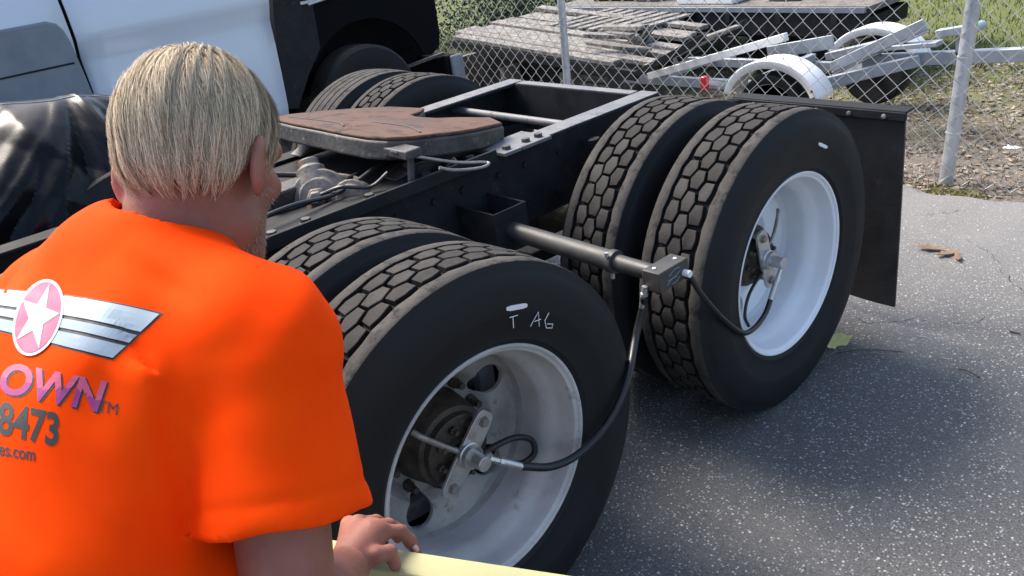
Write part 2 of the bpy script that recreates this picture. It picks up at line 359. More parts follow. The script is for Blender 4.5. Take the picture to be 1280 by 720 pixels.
# --- tyre meshes (local: axle = x, centre 0)
NP = 44
def flat_bottom(v):
    v = np.array(v, float); low = v[:, 2] < -.4965
    v[low, 2] = -.4965; k = np.clip((-.40-v[:, 2])/.1, 0, 1)**2*(np.hypot(v[:, 1], v[:, 2]) > .33)
    v[:, 0] *= 1+.05*k; return v
def tyre_mesh(kind):
    m = MB(); N = 96
    side = [(.098, .290), (.113, .303), (.122, .318), (.125, .322), (.1245, .327), (.131, .350), (.1375, .385), (.1385, .388), (.1392, .392), (.140, .415), (.1385, .437), (.134, .458), (.1265, .478), (.1245, .480), (.1225, .484), (.1165, .4985)]
    m.cur = 0; m.lathe(side+[(.1145, .503)], N); m.lathe([(-a, r) for a, r in side]+[(-.1145, .503)], N)
    m.f = [f for f in m.f if len(f) <= 4]; m.mi = [0]*len(m.f)
    m.cur = 1; k = len(m.f); m.lathe([(.112, .4935), (-.112, .4935)], N); m.f, m.mi = [f for f in m.f if len(f) <= 4], m.mi[:len([f for f in m.f if len(f) <= 4])]
    RT, RG = .5085, .493
    P3 = lambda u, t, r: (u, r*math.cos(t), r*math.sin(t))
    crown = lambda u: RT-.0045*(abs(u)/.11)**2
    dt = 2*PI/NP
    if kind == 'lug':
        a_, b_, h_ = .0160, .0275, .5
        for cidx, (uc, off) in enumerate(((0, 0), (-.0435, .5), (.0435, .5))):
            for i in range(NP):
                j = lambda s_: random.uniform(-s_, s_); t0 = (i+off)*dt; gu = .0036; gv = .056
                hexp = [(b_-gu*1.1, 0), (a_-gu*.6, h_-gv), (-a_+gu*.6, h_-gv), (-b_+gu*1.1, 0), (-a_+gu*.6, -h_+gv), (a_-gu*.6, -h_+gv)]
                if uc:                             # side blocks: cut off square on the groove side, slanted edge
                    sg = 1 if uc > 0 else -1; sl_ = .0035 if (i % 2) else -.0015
                    hexp = [(sg*(-b_+gu*1.1), 0), (sg*(-a_+gu*.6), h_-gv), (sg*(.0165+sl_), h_-gv-.02), (sg*.0215, .02), (sg*(.0175-sl_), -h_+gv+.02), (sg*(-a_+gu*.6), -h_+gv)]
                hexp = [(u+j(.0018), v+j(.035)) for u, v in hexp]
                top = [(uc+u*.965, t0+v*dt*.965) for u, v in hexp]; botm = [(uc+u*1.03, t0+v*dt*1.03) for u, v in hexp]; dr = j(.0008)
                inn = [(uc+u*.90, t0+v*dt*.90) for u, v in hexp]
                m.cur = 2; m.add([P3(u, t, crown(u)+dr) for u, t in inn]+[P3(u, t, crown(u)+dr-.0012) for u, t in top], [tuple(range(6))]+[(q, 6+q, 6+(q+1) % 6, (q+1) % 6) for q in range(6)])
                m.cur = 1; m.add([P3(u, t, crown(u)+dr-.0012) for u, t in top]+[P3(u, t, RG) for u, t in botm], [(q, 6+q, 6+(q+1) % 6, (q+1) % 6) for q in range(6)])
                if cidx == 0 or True:   # small sipe hole
                    pass
        for s_ in (-1, 1):
            n2 = NP*2
            rows = []
            for i in range(n2):
                t = i*dt/2; zz = (.0785 if i % 2 else .0745)+random.uniform(-.0012, .0012)
                rows.append([P3(s_*(zz-.0015), t, RG), P3(s_*zz, t, crown(zz)-.001), P3(s_*(zz+.002), t, crown(zz)), P3(s_*.108, t, crown(.108)+.0004), P3(s_*.1125, t, .5015), P3(s_*.1165, t, .4985)])
            k = [q for r_ in rows for q in r_]
            m.cur = 1; base = len(m.v); m.add(k, [(6*i, 6*i+1, 6*((i+1) % n2)+1, 6*((i+1) % n2)) for i in range(n2)])
            m.cur = 3; ff = [(base+6*i+q, base+6*i+q+1, base+6*((i+1) % n2)+q+1, base+6*((i+1) % n2)+q) for i in range(n2) for q in (1, 2, 3, 4)]
            m.f += ff; m.mi += [3]*len(ff)
    else:
        m.cur = 3
        for u0, u1 in ((-.1135, -.074), (-.064, -.027), (-.019, .019), (.027, .064), (.074, .1135)):
            m.lathe([(u0, RG-.002), (u0, crown(u0)), (u1, crown(u1)), (u1, RG-.002)], N)
        keep = [i for i, f in enumerate(m.f) if len(f) <= 6]; m.f = [m.f[i] for i in keep]; m.mi = [m.mi[i] for i in keep]
    m.v = flat_bottom(m.v).tolist(); me = m.mesh('tyre')
    for q in ('rubber', 'groove', 'tread', 'rib'): me.materials.append(M[q])
    return me
TYRE, TYRE_RIB = tyre_mesh('lug'), tyre_mesh('ribbed')
# --- wheel: barrel + dished disc with five hand holes (local, outward = +x, centre plane of tyre = 0)
def wheel_mesh(mats, phase=24):
    m = MB(); N = 80
    pr = [(.112, .299), (.1165, .300), (.1195, .304), (.1195, .3075), (.116, .310), (.111, .309), (.108, .302), (.106, .298)]
    m.lathe(pr, N, closed=True)
    m.lathe([(.112, .299), (.108, .2905), (.098, .2865), (.070, .2835), (.052, .272), (.030, .2555), (.010, .2515), (-.118, .2515)], N)
    m.lathe([(-.118, .2515), (-.119, .285), (-.118, .305), (-.106, .300), (-.098, .2865), (-.03, .262), (.03, .262)], N)
    m.f = [f for f in m.f if len(f) <= 4]; m.mi = [0]*len(m.f)
    # disc: x as a function of r
    xr = lambda r: float(np.interp(r, [.100, .150, .166, .180, .236, .247, .2525], [-.132, -.130, -.112, -.092, -.080, -.064, -.046]))
    m.cur = 1; R0, R1, H, RH = .148, .2455, .0430, .1970
    for s_ in range(5):
        a0 = math.radians(phase)+s_*2*PI/5; n = 40; inner = []; outer = []; mid = []; back = []
        ha = PI/5
        for i in range(n):
            t = 2*PI*i/n; du, dv = math.cos(t), math.sin(t)
            k = 1/max(abs(du), abs(dv)); orr = (R0+R1)/2+(R1-R0)/2*du*k; oa = ha*dv*k
            ir, ia = RH+H*du, H*dv/RH
            mr_, ma = RH+(H+.005)*du, (H+.005)*dv/RH
            for L, r_, aa, dx in ((back, ir, ia, -.014), (inner, ir, ia, -.003), (mid, mr_, ma, 0), (outer, orr, oa, 0)):
                L.append((xr(r_)+dx, r_*math.cos(a0+aa), r_*math.sin(a0+aa)))
        base = back+inner+mid+outer; fs = [(j*n+i, j*n+(i+1) % n, (j+1)*n+(i+1) % n, (j+1)*n+i) for j in range(3) for i in range(n)]
        m.add(base, fs)
    k = len(m.f); m.lathe([(xr(r_), r_) for r_ in (.2455, .2495, .2525)], 160); m.lathe([(xr(r_), r_) for r_ in (.148, .14, .13, .112)]+[(-.15, .112)], 160)
    keep = [i for i, f in enumerate(m.f) if len(f) <= 4]; m.f = [m.f[i] for i in keep]; m.mi = [m.mi[i] for i in keep]
    me = m.mesh('wheel'); [me.materials.append(M[q]) for q in mats]
    bm = bmesh.new(); bm.from_mesh(me); bmesh.ops.remove_doubles(bm, verts=bm.verts, dist=.0012); bmesh.ops.recalc_face_normals(bm, faces=bm.faces); bm.to_mesh(me); bm.free()
    return me
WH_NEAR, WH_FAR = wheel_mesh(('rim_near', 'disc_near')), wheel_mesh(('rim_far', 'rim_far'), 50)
m = MB(); m.lathe([(-.163, .0165), (-.150, .0165), (-.1485, .0155), (-.1485, .013), (-.137, .0125), (-.137, .010), (-.12, .010)], 6); NUT = m.mesh('lug_nut'); NUT.materials.append(M['hub_grime'])
m = MB(); m.lathe([(-.30, .11), (-.15, .126), (-.13, .124), (-.09, .118), (-.06, .112), (-.035, .106), (-.03, .094), (-.012, .092), (-.008, .080), (-.008, .034), (.0, .030), (.0, .001)], 48)
for i in range(8):
    a = 2*PI*i/8+.2; m.lathe([(-.01, .011), (.004, .011), (.006, .008), (.016, .007), (.016, .001)], 6, c=(0, .068*math.cos(a), .068*math.sin(a)))
HUB = m.mesh('hub'); HUB.materials.append(M['hub_grime'])
m = MB(); m.lathe([(-.46, .05), (-.46, .19), (-.44, .205), (-.20, .208), (-.178, .20), (-.178, .11)], 48); DRUM = m.mesh('brake_drum'); DRUM.materials.append(M['grease'])
def wheel(x, y, sgn, tyre, wmesh, outer):
    o = link(wmesh, 'wheel', None, truck); o.location = Vector((x, y, ZW))-truck.location
    o.rotation_euler.z = 0 if sgn > 0 else PI
    o['label'] = 'white steel wheel' if wmesh is WH_FAR else 'dusty grey white steel wheel'
    t = link(tyre, 'tyre', None, o)
    if outer:
        link(HUB, 'hub', None, o); link(DRUM, 'brake_drum', None, o)
        for i in range(10):
            n = link(NUT, 'lug_nut', None, o); a = 2*PI*(i+.3)/10; n.location = (.034, .1425*math.cos(a), .1425*math.sin(a))
    return o
XO = -.118; XI = XO-.336
W = {}
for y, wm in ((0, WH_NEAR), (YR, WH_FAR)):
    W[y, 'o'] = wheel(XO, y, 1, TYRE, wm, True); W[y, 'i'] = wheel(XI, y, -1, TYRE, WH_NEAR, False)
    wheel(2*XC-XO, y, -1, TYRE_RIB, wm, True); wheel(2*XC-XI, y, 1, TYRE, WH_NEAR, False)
# --- frame rails
RT_, RH_ = .93, .27
for sx in (1, -1):
    xo = XC+sx*.43; y0, y1 = -1.6, 1.66; t = .009; fl = .088
    m = MB(); s = sx
    prof = [(xo, RT_), (xo-s*fl, RT_), (xo-s*fl, RT_-t), (xo-s*t, RT_-t), (xo-s*t, RT_-RH_+t), (xo-s*fl, RT_-RH_+t), (xo-s*fl, RT_-RH_), (xo, RT_-RH_)]
    m.prism(prof, y0, y1, 'y'); r_ = part(m, 'frame_rail', 'black_metal', bevel=.002)
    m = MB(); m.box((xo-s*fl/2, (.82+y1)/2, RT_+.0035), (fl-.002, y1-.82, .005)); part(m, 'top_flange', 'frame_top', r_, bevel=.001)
    m = MB(); m.lathe([(0, .012), (s*.010, .012), (s*.010, .001)], 6); bme = m.mesh('bolt'); bme.materials.append(M['black_metal'])
    for yy in np.arange(-.2, 1.6, .14):                  # bolts along the web
        for zz in (RT_-.06, RT_-.2): link(bme, 'bolt', None, r_).location = (xo, yy+random.gauss(0, .01), zz)
m = MB(); m.box((XC, 1.628, RT_-.10), (.842, .05, .2)); cm = part(m, 'end_crossmember', 'black_metal', bevel=.003)
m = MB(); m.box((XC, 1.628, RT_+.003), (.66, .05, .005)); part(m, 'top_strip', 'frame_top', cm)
for yy in (.66, -.6):
    m = MB(); m.box((XC, yy, RT_-.13), (.842, .16, .012)); m.box((XC, yy, RT_-.2), (.842, .012, .13)); part(m, 'crossmember', 'black_metal', bevel=.002)
m = MB(); m.tube([(XC-.42, 1.30, RT_-.045), (XC+.42, 1.30, RT_-.045)], .015, 14); part(m, 'cross_tube', 'frame_top')
# axles
for y in (0, YR):
    m = MB(); m.lathe([(XC-1.0, .065), (XC-.35, .07), (XC-.2, .15), (XC-.12, .2), (XC+.12, .2), (XC+.2, .15), (XC+.35, .07), (XC+1.0, .065)], 28, c=(0, y, ZW))
    m.lathe([(y-.26, .06), (y-.2, .13), (y-.1, .19), (y+.15, .2), (y+.22, .05)], 24, 'y', (XC+.03, 0, ZW+.02)); part(m, 'axle_housing', 'grease')
    for sx in (1, -1):
        m = MB(); m.lathe([(ZW+.05, .09), (ZW+.09, .125), (ZW+.16, .12), (ZW+.20, .128), (ZW+.27, .12), (RT_-.27, .1)], 24, 'z', (XC+sx*.40, y+.24, 0)); part(m, 'air_spring', 'rubber')
        m = MB(); m.beam((XC+sx*.40, y-.45, ZW+.02), (XC+sx*.40, y+.34, ZW-.01), .08, .05); part(m, 'suspension_arm', 'black_metal', bevel=.006)
        m = MB(); m.tube(bez([(XC+sx*.52, y-.06, ZW+.08), (XC+sx*.5, y-.1, RT_-.2), (XC+sx*.48, y-.12, RT_-.05)], 8), .022, 12); part(m, 'shock_absorber', 'black_metal')
m = MB(); m.tube([(XC+.03, .26, ZW+.03), (XC+.03, 1.07, ZW+.04)], .05, 20); part(m, 'drive_shaft', 'grease')
# --- deck plates between the rails ahead of the fifth wheel, on the near rail
m = MB(); m.box((-.815, .33, RT_+.006), (.17, .86, .012)); m.box((-.735, .33, RT_+.02), (.012, .86, .04)); dpz = part(m, 'mounting_angle', 'black_metal', bevel=.002)
for yy in (-.03, .08, .30, .52, .70):
    m = MB(); m.lathe([(RT_+.012, .020), (RT_+.015, .020), (RT_+.0155, .0155), (RT_+.028, .015), (RT_+.028, .001)], 6, 'z', (-.80, yy, 0)); part(m, 'bolt', 'dirty_steel', dpz)
m = MB(); m.box((-.80, .90, RT_+.012), (.15, .22, .012)); pl = part(m, 'gusset_plate', 'frame_top', bevel=.002)
for yy in (.83, .92, .98):
    m = MB(); m.lathe([(RT_+.018, .015), (RT_+.030, .0145), (RT_+.030, .001)], 6, 'z', (-.76, yy, 0)); part(m, 'bolt', 'dirty_steel', pl)
m = MB(); m.box((XC, .38, RT_-.02), (.70, .9, .012)); part(m, 'deck_plate', 'black_metal', bevel=.002)
# --- fifth wheel (plate tilted rear-down)
FZ, FY, TILT = 1.092, .42, math.radians(-10)
def fpt(x, y, z=0):  # plate coordinates -> world
    yy = y-FY; return (XC+x, FY+yy*math.cos(TILT)-z*math.sin(TILT), FZ+yy*math.sin(TILT)+z*math.cos(TILT))
half = [(.0, .395), (.16, .392), (.28, .40), (.355, .43), (.39, .50), (.40, .66), (.39, .76), (.34, .93), (.20, 1.0), (.12, .92), (.075, .84)]
outl = half+[(0, .81)]+[(-x, y) for x, y in half[::-1][:-1]]
def plate(z0, z1, sc=1):
    m = MB(); n = len(outl); cx, cy = 0, .66
    o2 = [(cx+(x-cx)*sc, cy+(y-cy)*sc) for x, y in outl]
    m.add([fpt(x, y, z0) for x, y in o2]+[fpt(x, y, z1) for x, y in o2], [tuple(range(n))[::-1], tuple(range(n, 2*n))]+[(i, (i+1) % n, n+(i+1) % n, n+i) for i in range(n)]); return m
fw5 = part(plate(-.072, -.012), 'fifth_wheel', 'dirty_steel', bevel=.008, segs=3)
part(plate(-.0125, .0, .985), 'top_plate', 'rust', fw5, bevel=.005, segs=2)
m = MB()                                                  # slot and wear line in the plate
for (a, b_, c_) in (((-.30, .46), (-.05, .50), (.05, .47)), ((.02, .60), (.2, .62), (.34, .57))):
    m.tube([fpt(x, y, -.001) for x, y in (np.array(q)[:2] for q in bez([(*a, 0), (*b_, 0), (*c_, 0)], 6))], .005, 6)
part(m, 'plate_slots', 'grease', fw5)
for sx in (1, -1):
    m = MB(); m.prism([(.44, RT_+.012), (.92, RT_+.012), (.80, FZ-.10), (.56, FZ-.10)], XC+sx*.30-.045, XC+sx*.30+.045, 'x'); part(m, 'pedestal', 'grease', fw5, bevel=.01)
    m = MB(); m.lathe([(-.07, .035), (.07, .035)], 18, c=(XC+sx*.30, .68, FZ-.09)); part(m, 'pivot_pin', 'dirty_steel', fw5)
m = MB(); m.tube(bez([at(q[0], q[1], 'x', q[2]) for q in ((488, 189, -.80), (515, 195, -.77), (570, 203, -.73), (604, 203, -.70), (611, 205, -.68), (600, 210, -.67), (570, 213, -.67), (549, 210, -.68))], 8), .0052, 10); part(m, 'release_handle', 'bolt', fw5)
m = MB(); m.box(fpt(.40, .455, -.04), (.12, .06, .028)); m.tube([fpt(.42, .47, -.05), fpt(.42, .47, -.15)], .012, 8); part(m, 'lock_bracket', 'dirty_steel', fw5, bevel=.006)
# --- torque rod knuckle / valve on the deck ahead of the plate
kc = np.array(at(402, 243, 'x', -1.02)); kc[2] -= .01
kax = np.array((.72, -.62, .30)); kax /= np.linalg.norm(kax)
m = MB()
def disc(c_, ax, prof_, n=24): m.tube([np.array(c_)+np.array(ax)*a for a, r in prof_], [r for a, r in prof_], n)
disc(kc, kax, [(-.06, .05), (-.055, .082), (-.03, .090), (-.02, .078), (.0, .078), (.008, .092), (.03, .090), (.034, .066), (.050, .062), (.052, .040)])
disc(kc+kax*.052, kax, [(0, .034), (.03, .033), (.032, .022), (.055, .020), (.056, .001)], 6)
disc(kc+np.array((-.03, .0, .06)), np.array((-.55, .2, .81)), [(-.03, .05), (.03, .046), (.036, .034), (.06, .033), (.062, .001)], 16)
disc(kc+np.array((.10, .05, -.005)), kax, [(-.05, .05), (-.045, .062), (.03, .062), (.036, .045), (.05, .044), (.052, .001)], 18)
m.beam(kc+(-.02, -.01, -.03), kc+(.13, .05, -.045), .10, .06)
o = part(m, 'torque_rod_end', 'knuckle_metal', bevel=.004)
m = MB(); disc(kc+np.array((.045, -.05, .0)), np.array((.45, -.45, -.77)), [(0, .030), (.05, .029), (.052, .036), (.075, .036), (.077, .026), (.12, .026)], 12); part(m, 'valve_stem', 'rust', o, bevel=.002)
m = MB(); m.tube([kc+(-.1, .05, 0), kc+(-.34, .2, -.12)], .035, 14); part(m, 'torque_rod', 'knuckle_metal')
m = MB(); m.tube(bez([kc+(.1, .2, -.02), kc+(.16, .22, -.03), kc+(.22, .30, .01), kc+(.27, .34, .06)], 8), .008, 8); part(m, 'air_line', 'hose')
for pts, r_, mt in (([(-.90, -.35, RT_+.02), (-.93, .0, RT_+.03), (-.96, .2, RT_+.015), (-1.02, .5, RT_+.03), (-1.0, .9, RT_-.03), (-.86, 1.2, RT_-.05)], .009, 'hose'),
    ([(-.86, -.3, RT_+.03), (-.88, .05, RT_+.05), (-.90, .25, RT_+.03), (-.92, .42, RT_+.06), (-1.0, .55, RT_+.05)], .007, 'hose'),
    ([(-1.3, -.3, RT_+.02), (-1.28, .1, RT_+.06), (-1.2, .3, RT_+.03), (-1.05, .38, RT_+.02), (-.93, .36, RT_+.03)], .010, 'grease'),
    ([(-.94, .22, RT_+.03), (-.88, .26, RT_+.05), (-.85, .34, RT_+.03), (-.83, .40, RT_+.06)], .006, 'hose')):
    m = MB(); m.tube(bez(pts, 10), r_, 8); part(m, 'air_line', mt)
for c_, s_ in (((-1.10, .18, RT_+.02), (.10, .16, .05)), ((-.87, .56, RT_+.03), (.05, .12, .05)), ((-1.25, .02, RT_+.03), (.14, .10, .08))):
    m = MB(); m.box(c_, s_); part(m, 'bracket', 'grease', bevel=.008)
# --- mudflap
fy = 1.99
m = MB(); n = 10; zt, zb = .815, .075; vs = []; fs = []
for s_ in (0, 1):
    for i in range(n+1):
        for j in range(n+1):
            x = -.60+.65*i/n; z = zt-(zt-zb)*j/n; vs.append((x+.012*(j/n), fy+.010*s_+.02*math.sin(i*.5)*(j/n)**2+.015*(j/n), z))
q = (n+1)**2
for i in range(n):
    for j in range(n):
        a = i*(n+1)+j; fs += [(a, a+1, a+n+2, a+n+1), (q+a+n+1, q+a+n+2, q+a+1, q+a)]
rim_ = [(i*(n+1)) for i in range(n+1)]+[n*(n+1)+j for j in range(1, n+1)]+[i*(n+1)+n for i in range(n-1, -1, -1)]+[j for j in range(n-1, 0, -1)]
fs += [(rim_[i], rim_[(i+1) % len(rim_)], q+rim_[(i+1) % len(rim_)], q+rim_[i]) for i in range(len(rim_))]
m.add(vs, fs); mf = part(m, 'mudflap', 'flap', angle=40)
m = MB(); m.box((-.30, fy-.004, zt+.012), (.71, .02, .03)); m.box((-.30, fy+.03, zt+.028), (.71, .07, .006)); part(m, 'mudflap_hanger', 'black_metal', mf, bevel=.002)
m = MB(); m.tube([(-.60, fy+.02, zt+.01), (-.72, 1.9, .82), (-.77, 1.62, .82)], .02, 10); part(m, 'hanger_arm', 'black_metal', mf)
for x in (-.55, -.42, -.28, -.15, -.02): 
    m = MB(); m.lathe([(fy-.014, .009), (fy-.020, .008), (fy-.022, .001)], 10, 'y', (x, 0, zt+.010)); part(m, 'bolt', 'alu', mf)
# --- hose arm of the tyre inflation system
AY, AZ = .66, .752
ha = MB(); ha.tube([(-.70, AY, AZ), (-.16, AY, AZ-.012)], .030, 20); ha = part(ha, 'hose_arm', 'arm_tube')
m = MB(); m.tube([(-.17, AY, AZ-.012), (-.03, AY, AZ-.014)], .024, 18); part(m, 'inner_tube', 'arm_tube', ha)
m = MB(); m.lathe([(-.178, .031), (-.178, .0345), (-.158, .0345), (-.158, .024)], 20, c=(0, AY, AZ-.012)); cl_ = part(m, 'collar', 'arm_tube', ha)
m = MB(); m.lathe([(.0, .006), (.014, .006), (.014, .001)], 8, 'z', (-.168, AY-.028, AZ+.012)); part(m, 'set_screw', 'alu', ha); m = MB(); m.lathe([(.0, .006), (-.016, .006), (-.016, .001)], 8, 'z', (-.158, AY-.02, AZ-.038)); part(m, 'set_screw', 'alu', ha)
m = MB(); x0, x1, y0_, y1_, z0, z1 = -.80, -.585, AY-.07, AY+.07, AZ-.07, AZ+.075; t = .007
for c_, s_ in (((x0+t/2, AY, (z0+z1)/2), (t, .14, z1-z0)), ((x1-t/2, AY, (z0+z1)/2), (t, .14, z1-z0)), (((x0+x1)/2, y0_+t/2, (z0+z1)/2), (x1-x0-2*t, t, z1-z0)), (((x0+x1)/2, y1_-t/2, (z0+z1)/2), (x1-x0-2*t, t, z1-z0)), (((x0+x1)/2, AY, z0+.02), (x1-x0-2*t, .126, t))): m.box(c_, s_)
part(m, 'arm_bracket', 'black_metal', ha, bevel=.0015)
BX, BZ = .0, AZ-.012
m = MB(); m.box((BX+.004, AY+.012, BZ), (.058, .125, .058)); eb = part(m, 'end_block', 'arm_tube', ha, bevel=.003)
for dx, dy in ((.0, -.03), (.008, .05)): m = MB(); m.lathe([(BZ+.029, .005), (BZ+.032, .005), (BZ+.032, .001)], 8, 'z', (BX+dx, AY+dy, 0)); part(m, 'block_screw', 'white_plastic', ha)
m = MB()                                                  # worn emblem on the block face
for i, (a0_, a1_, zz) in enumerate(((-.02, .025, .012), (-.028, .03, .002), (-.03, .012, -.010), (-.01, .026, -.014))):
    m.tube(bez([(BX+.0335, AY+.01+a0_, BZ+zz-.006), (BX+.0337, AY+.01+(a0_+a1_)/2, BZ+zz+.006*(-1)**i), (BX+.0335, AY+.01+a1_, BZ+zz+.004)], 5), .0013, 5)
part(m, 'worn_emblem', 'molding', ha)
# rotary unions on both hubs
def union(yc, ang, flip):
    xb = -.097; Rm = Matrix.Rotation(0, 3, 'X'); ca, sa = math.cos(ang), math.sin(ang)
    L = lambda u, v_, x: (x, yc+u*ca-v_*sa, ZW+u*sa+v_*ca)
    m = MB(); n = 40; poly = []
    for i in range(n):                                     # dog-bone bar
        t = 2*PI*(i+.5)/n; sq = lambda q: math.copysign(abs(q)**.45, q); poly.append((.115*sq(math.cos(t)), .031*sq(math.sin(t))))
    vs = [L(u, v_, xb-.005) for u, v_ in poly]+[L(u, v_, xb+.004) for u, v_ in poly]
    m.add(vs, [tuple(range(n))[::-1], tuple(range(n, 2*n))]+[(i, (i+1) % n, n+(i+1) % n, n+i) for i in range(n)])
    bar = part(m, 'hub_bracket', 'alu', bevel=.001)
    for s_ in (-.088, .088):
        m = MB(); cx = L(s_, 0, 0); m.lathe([(xb-.035, .008), (xb+.004, .008), (xb+.004, .0155), (xb+.006, .0155), (xb+.006, .012), (xb+.015, .0115), (xb+.015, .001)], 6, c=(0, cx[1], cx[2])); part(m, 'bolt', 'bolt', bar)
    m = MB(); m.lathe([(xb+.002, .034), (xb+.012, .034), (xb+.014, .031), (xb+.026, .030), (xb+.026, .020), (xb+.034, .0195), (xb+.066, .0195), (xb+.068, .018), (xb+.068, .001)], 32, c=(0, yc, ZW)); part(m, 'rotary_union', 'alu', bar)
    return bar, L, xb
uN, LN, xb = union(0, math.atan2(.563-.430, .068+.062), 1)
uF, LF, xb = union(YR, math.atan2(.565-.439, 1.255-1.292), 1)
def hose(pts, r, name='hose', mat='hose', ns=14): m = MB(); m.tube(bez(pts, ns), r, 12); return part(m, name, mat)
def fitting(a, b_, r, parent):
    a = np.array(a, float); b_ = np.array(b_, float); d = b_-a; m = MB()
    m.tube([a, a+d*.3], r*.8, 6); m.tube([a+d*.3, a+d*.42], r*1.05, 6); m.tube([a+d*.42, b_], r*.95, 14); return part(m, 'hose_fitting', 'alu', parent)
# near hose: from block underside, sweeping down and across to the near hub
pA = np.array((BX-.012, AY-.058, BZ-.014))
pN = np.array((xb+.055, .024, ZW-.002)); pNe = at(652, 583, 'x', -.012)
pA2 = at(803, 386, 'y', AY-.06)
h1 = hose([pA+(0, -.004, -.03), pA2, at(794, 425, 'y', AY-.10), at(783, 480, 'x', .035), at(760, 528, 'x', .042), at(725, 566, 'x', .03), at(690, 583, 'x', .012), pNe], .0105)
fitting(pA, pA2, .010, h1); fitting(pN, pNe, .010, h1)
m = MB(); m.lathe([(.0, .009), (.022, .009)], 10, 'y', (xb+.05, .012, ZW)); part(m, 'elbow', 'bolt', h1)
h2 = hose([(xb+.02, .03, ZW-.01), at(622, 556, 'x', -.09), at(645, 547, 'x', -.09), at(664, 550, 'x', -.085), at(668, 566, 'x', -.08), at(655, 578, 'x', -.09), at(640, 580, 'x', -.11)], .0085, 'valve_hose')
h3 = hose([(xb, -.01, ZW+.01), at(560, 560, 'x', -.11), at(530, 548, 'x', -.12), at(515, 540, 'x', -.14)], .008, 'valve_hose', 'bolt')
# far hose
pB = np.array((BX+.032, AY+.055, BZ-.008)); pF = (xb+.055, YR+.0, ZW-.02); pFe = at(963, 375, 'x', -.03)
h4 = hose([pB+(.012, .002, 0), at(880, 372, 'x', .06), at(905, 400, 'x', .035), at(928, 416, 'x', .02), at(943, 410, 'x', .005), at(956, 393, 'x', -.015), pFe], .0085)
fitting(pF, pFe, .0095, h4)
m = MB(); m.tube([pB, pB+(.022, 0, 0)], .010, 10); part(m, 'end_plug', 'white_plastic', ha)
h5 = hose([LF(.03, 0, xb), at(966, 295, 'x', -.11), at(972, 270, 'x', -.10), at(972, 262, 'x', -.12)], .0055, 'valve_hose', 'bolt')
h6 = hose([LF(-.03, 0, xb), at(945, 352, 'x', -.10), at(935, 372, 'x', -.07), at(931, 395, 'x', -.06), at(936, 408, 'x', -.05)], .0055, 'valve_hose')
# tyre tags and chalk marks
def on_side(px, py, x=.02): return at(px, py, 'x', x)
def tagplate(pa, pb, w_, name):
    a, b_ = np.array(pa), np.array(pb); d = b_-a; L = np.linalg.norm(d); d /= L; nrm = np.array((1., 0, 0)); s_ = np.cross(nrm, d)
    m = MB(); R = np.stack([d, s_, nrm], 1); m.box((a+b_)/2, (L*.86, w_, .004), R)
    for e in (a, b_): m.lathe([(-.002, w_*.42), (.002, w_*.42)], 12, c=tuple(e))
    o = part(m, name, 'white_plastic', bevel=.001); return o
tagplate(on_side(635, 386, .0235), on_side(657, 382, .0235), .012, 'tyre_tag'); tagplate(on_side(1024, 180, .0235), on_side(1033, 184, .0235), .011, 'tyre_tag')
m = MB()
for st in ([(641, 396), (642, 410)], [(637, 397), (647, 394)], [(663, 408), (673, 390), (674, 408)], [(668, 402), (676, 399)], [(686, 391), (681, 401), (683, 410), (690, 410), (691, 405), (684, 405)]):
    m.tube([on_side(px, py, .0235) for px, py in st], .0011, 5)
part(m, 'chalk_marks', 'white_plastic')
# ------------------------------------------------------------------ the man
PHI = math.radians(38)
wv = np.array([fw[0], fw[1], 0]); wv /= np.linalg.norm(wv); rr = np.cross(wv, [0, 0, 1])
MF = math.cos(PHI)*wv+math.sin(PHI)*rr; MR = np.cross(MF, [0, 0, 1]); MU = np.array([0, 0, 1.])
BS = 1.12; MH = dp(252, 194, 1.05); MT = np.stack([MR, MF, MU], 1)          # man frame -> world
def mw(v): return np.asarray(v)@MT.T+MH
def mloc(px, py, t): return MT.T@(dp(px, py, t)-MH)
man = empty('person', (*(mw((0, -.42, 0))[:2]), 0), label='man with grey blond hair in bright orange printed t-shirt bending forward, hand on pale board', cat='person')
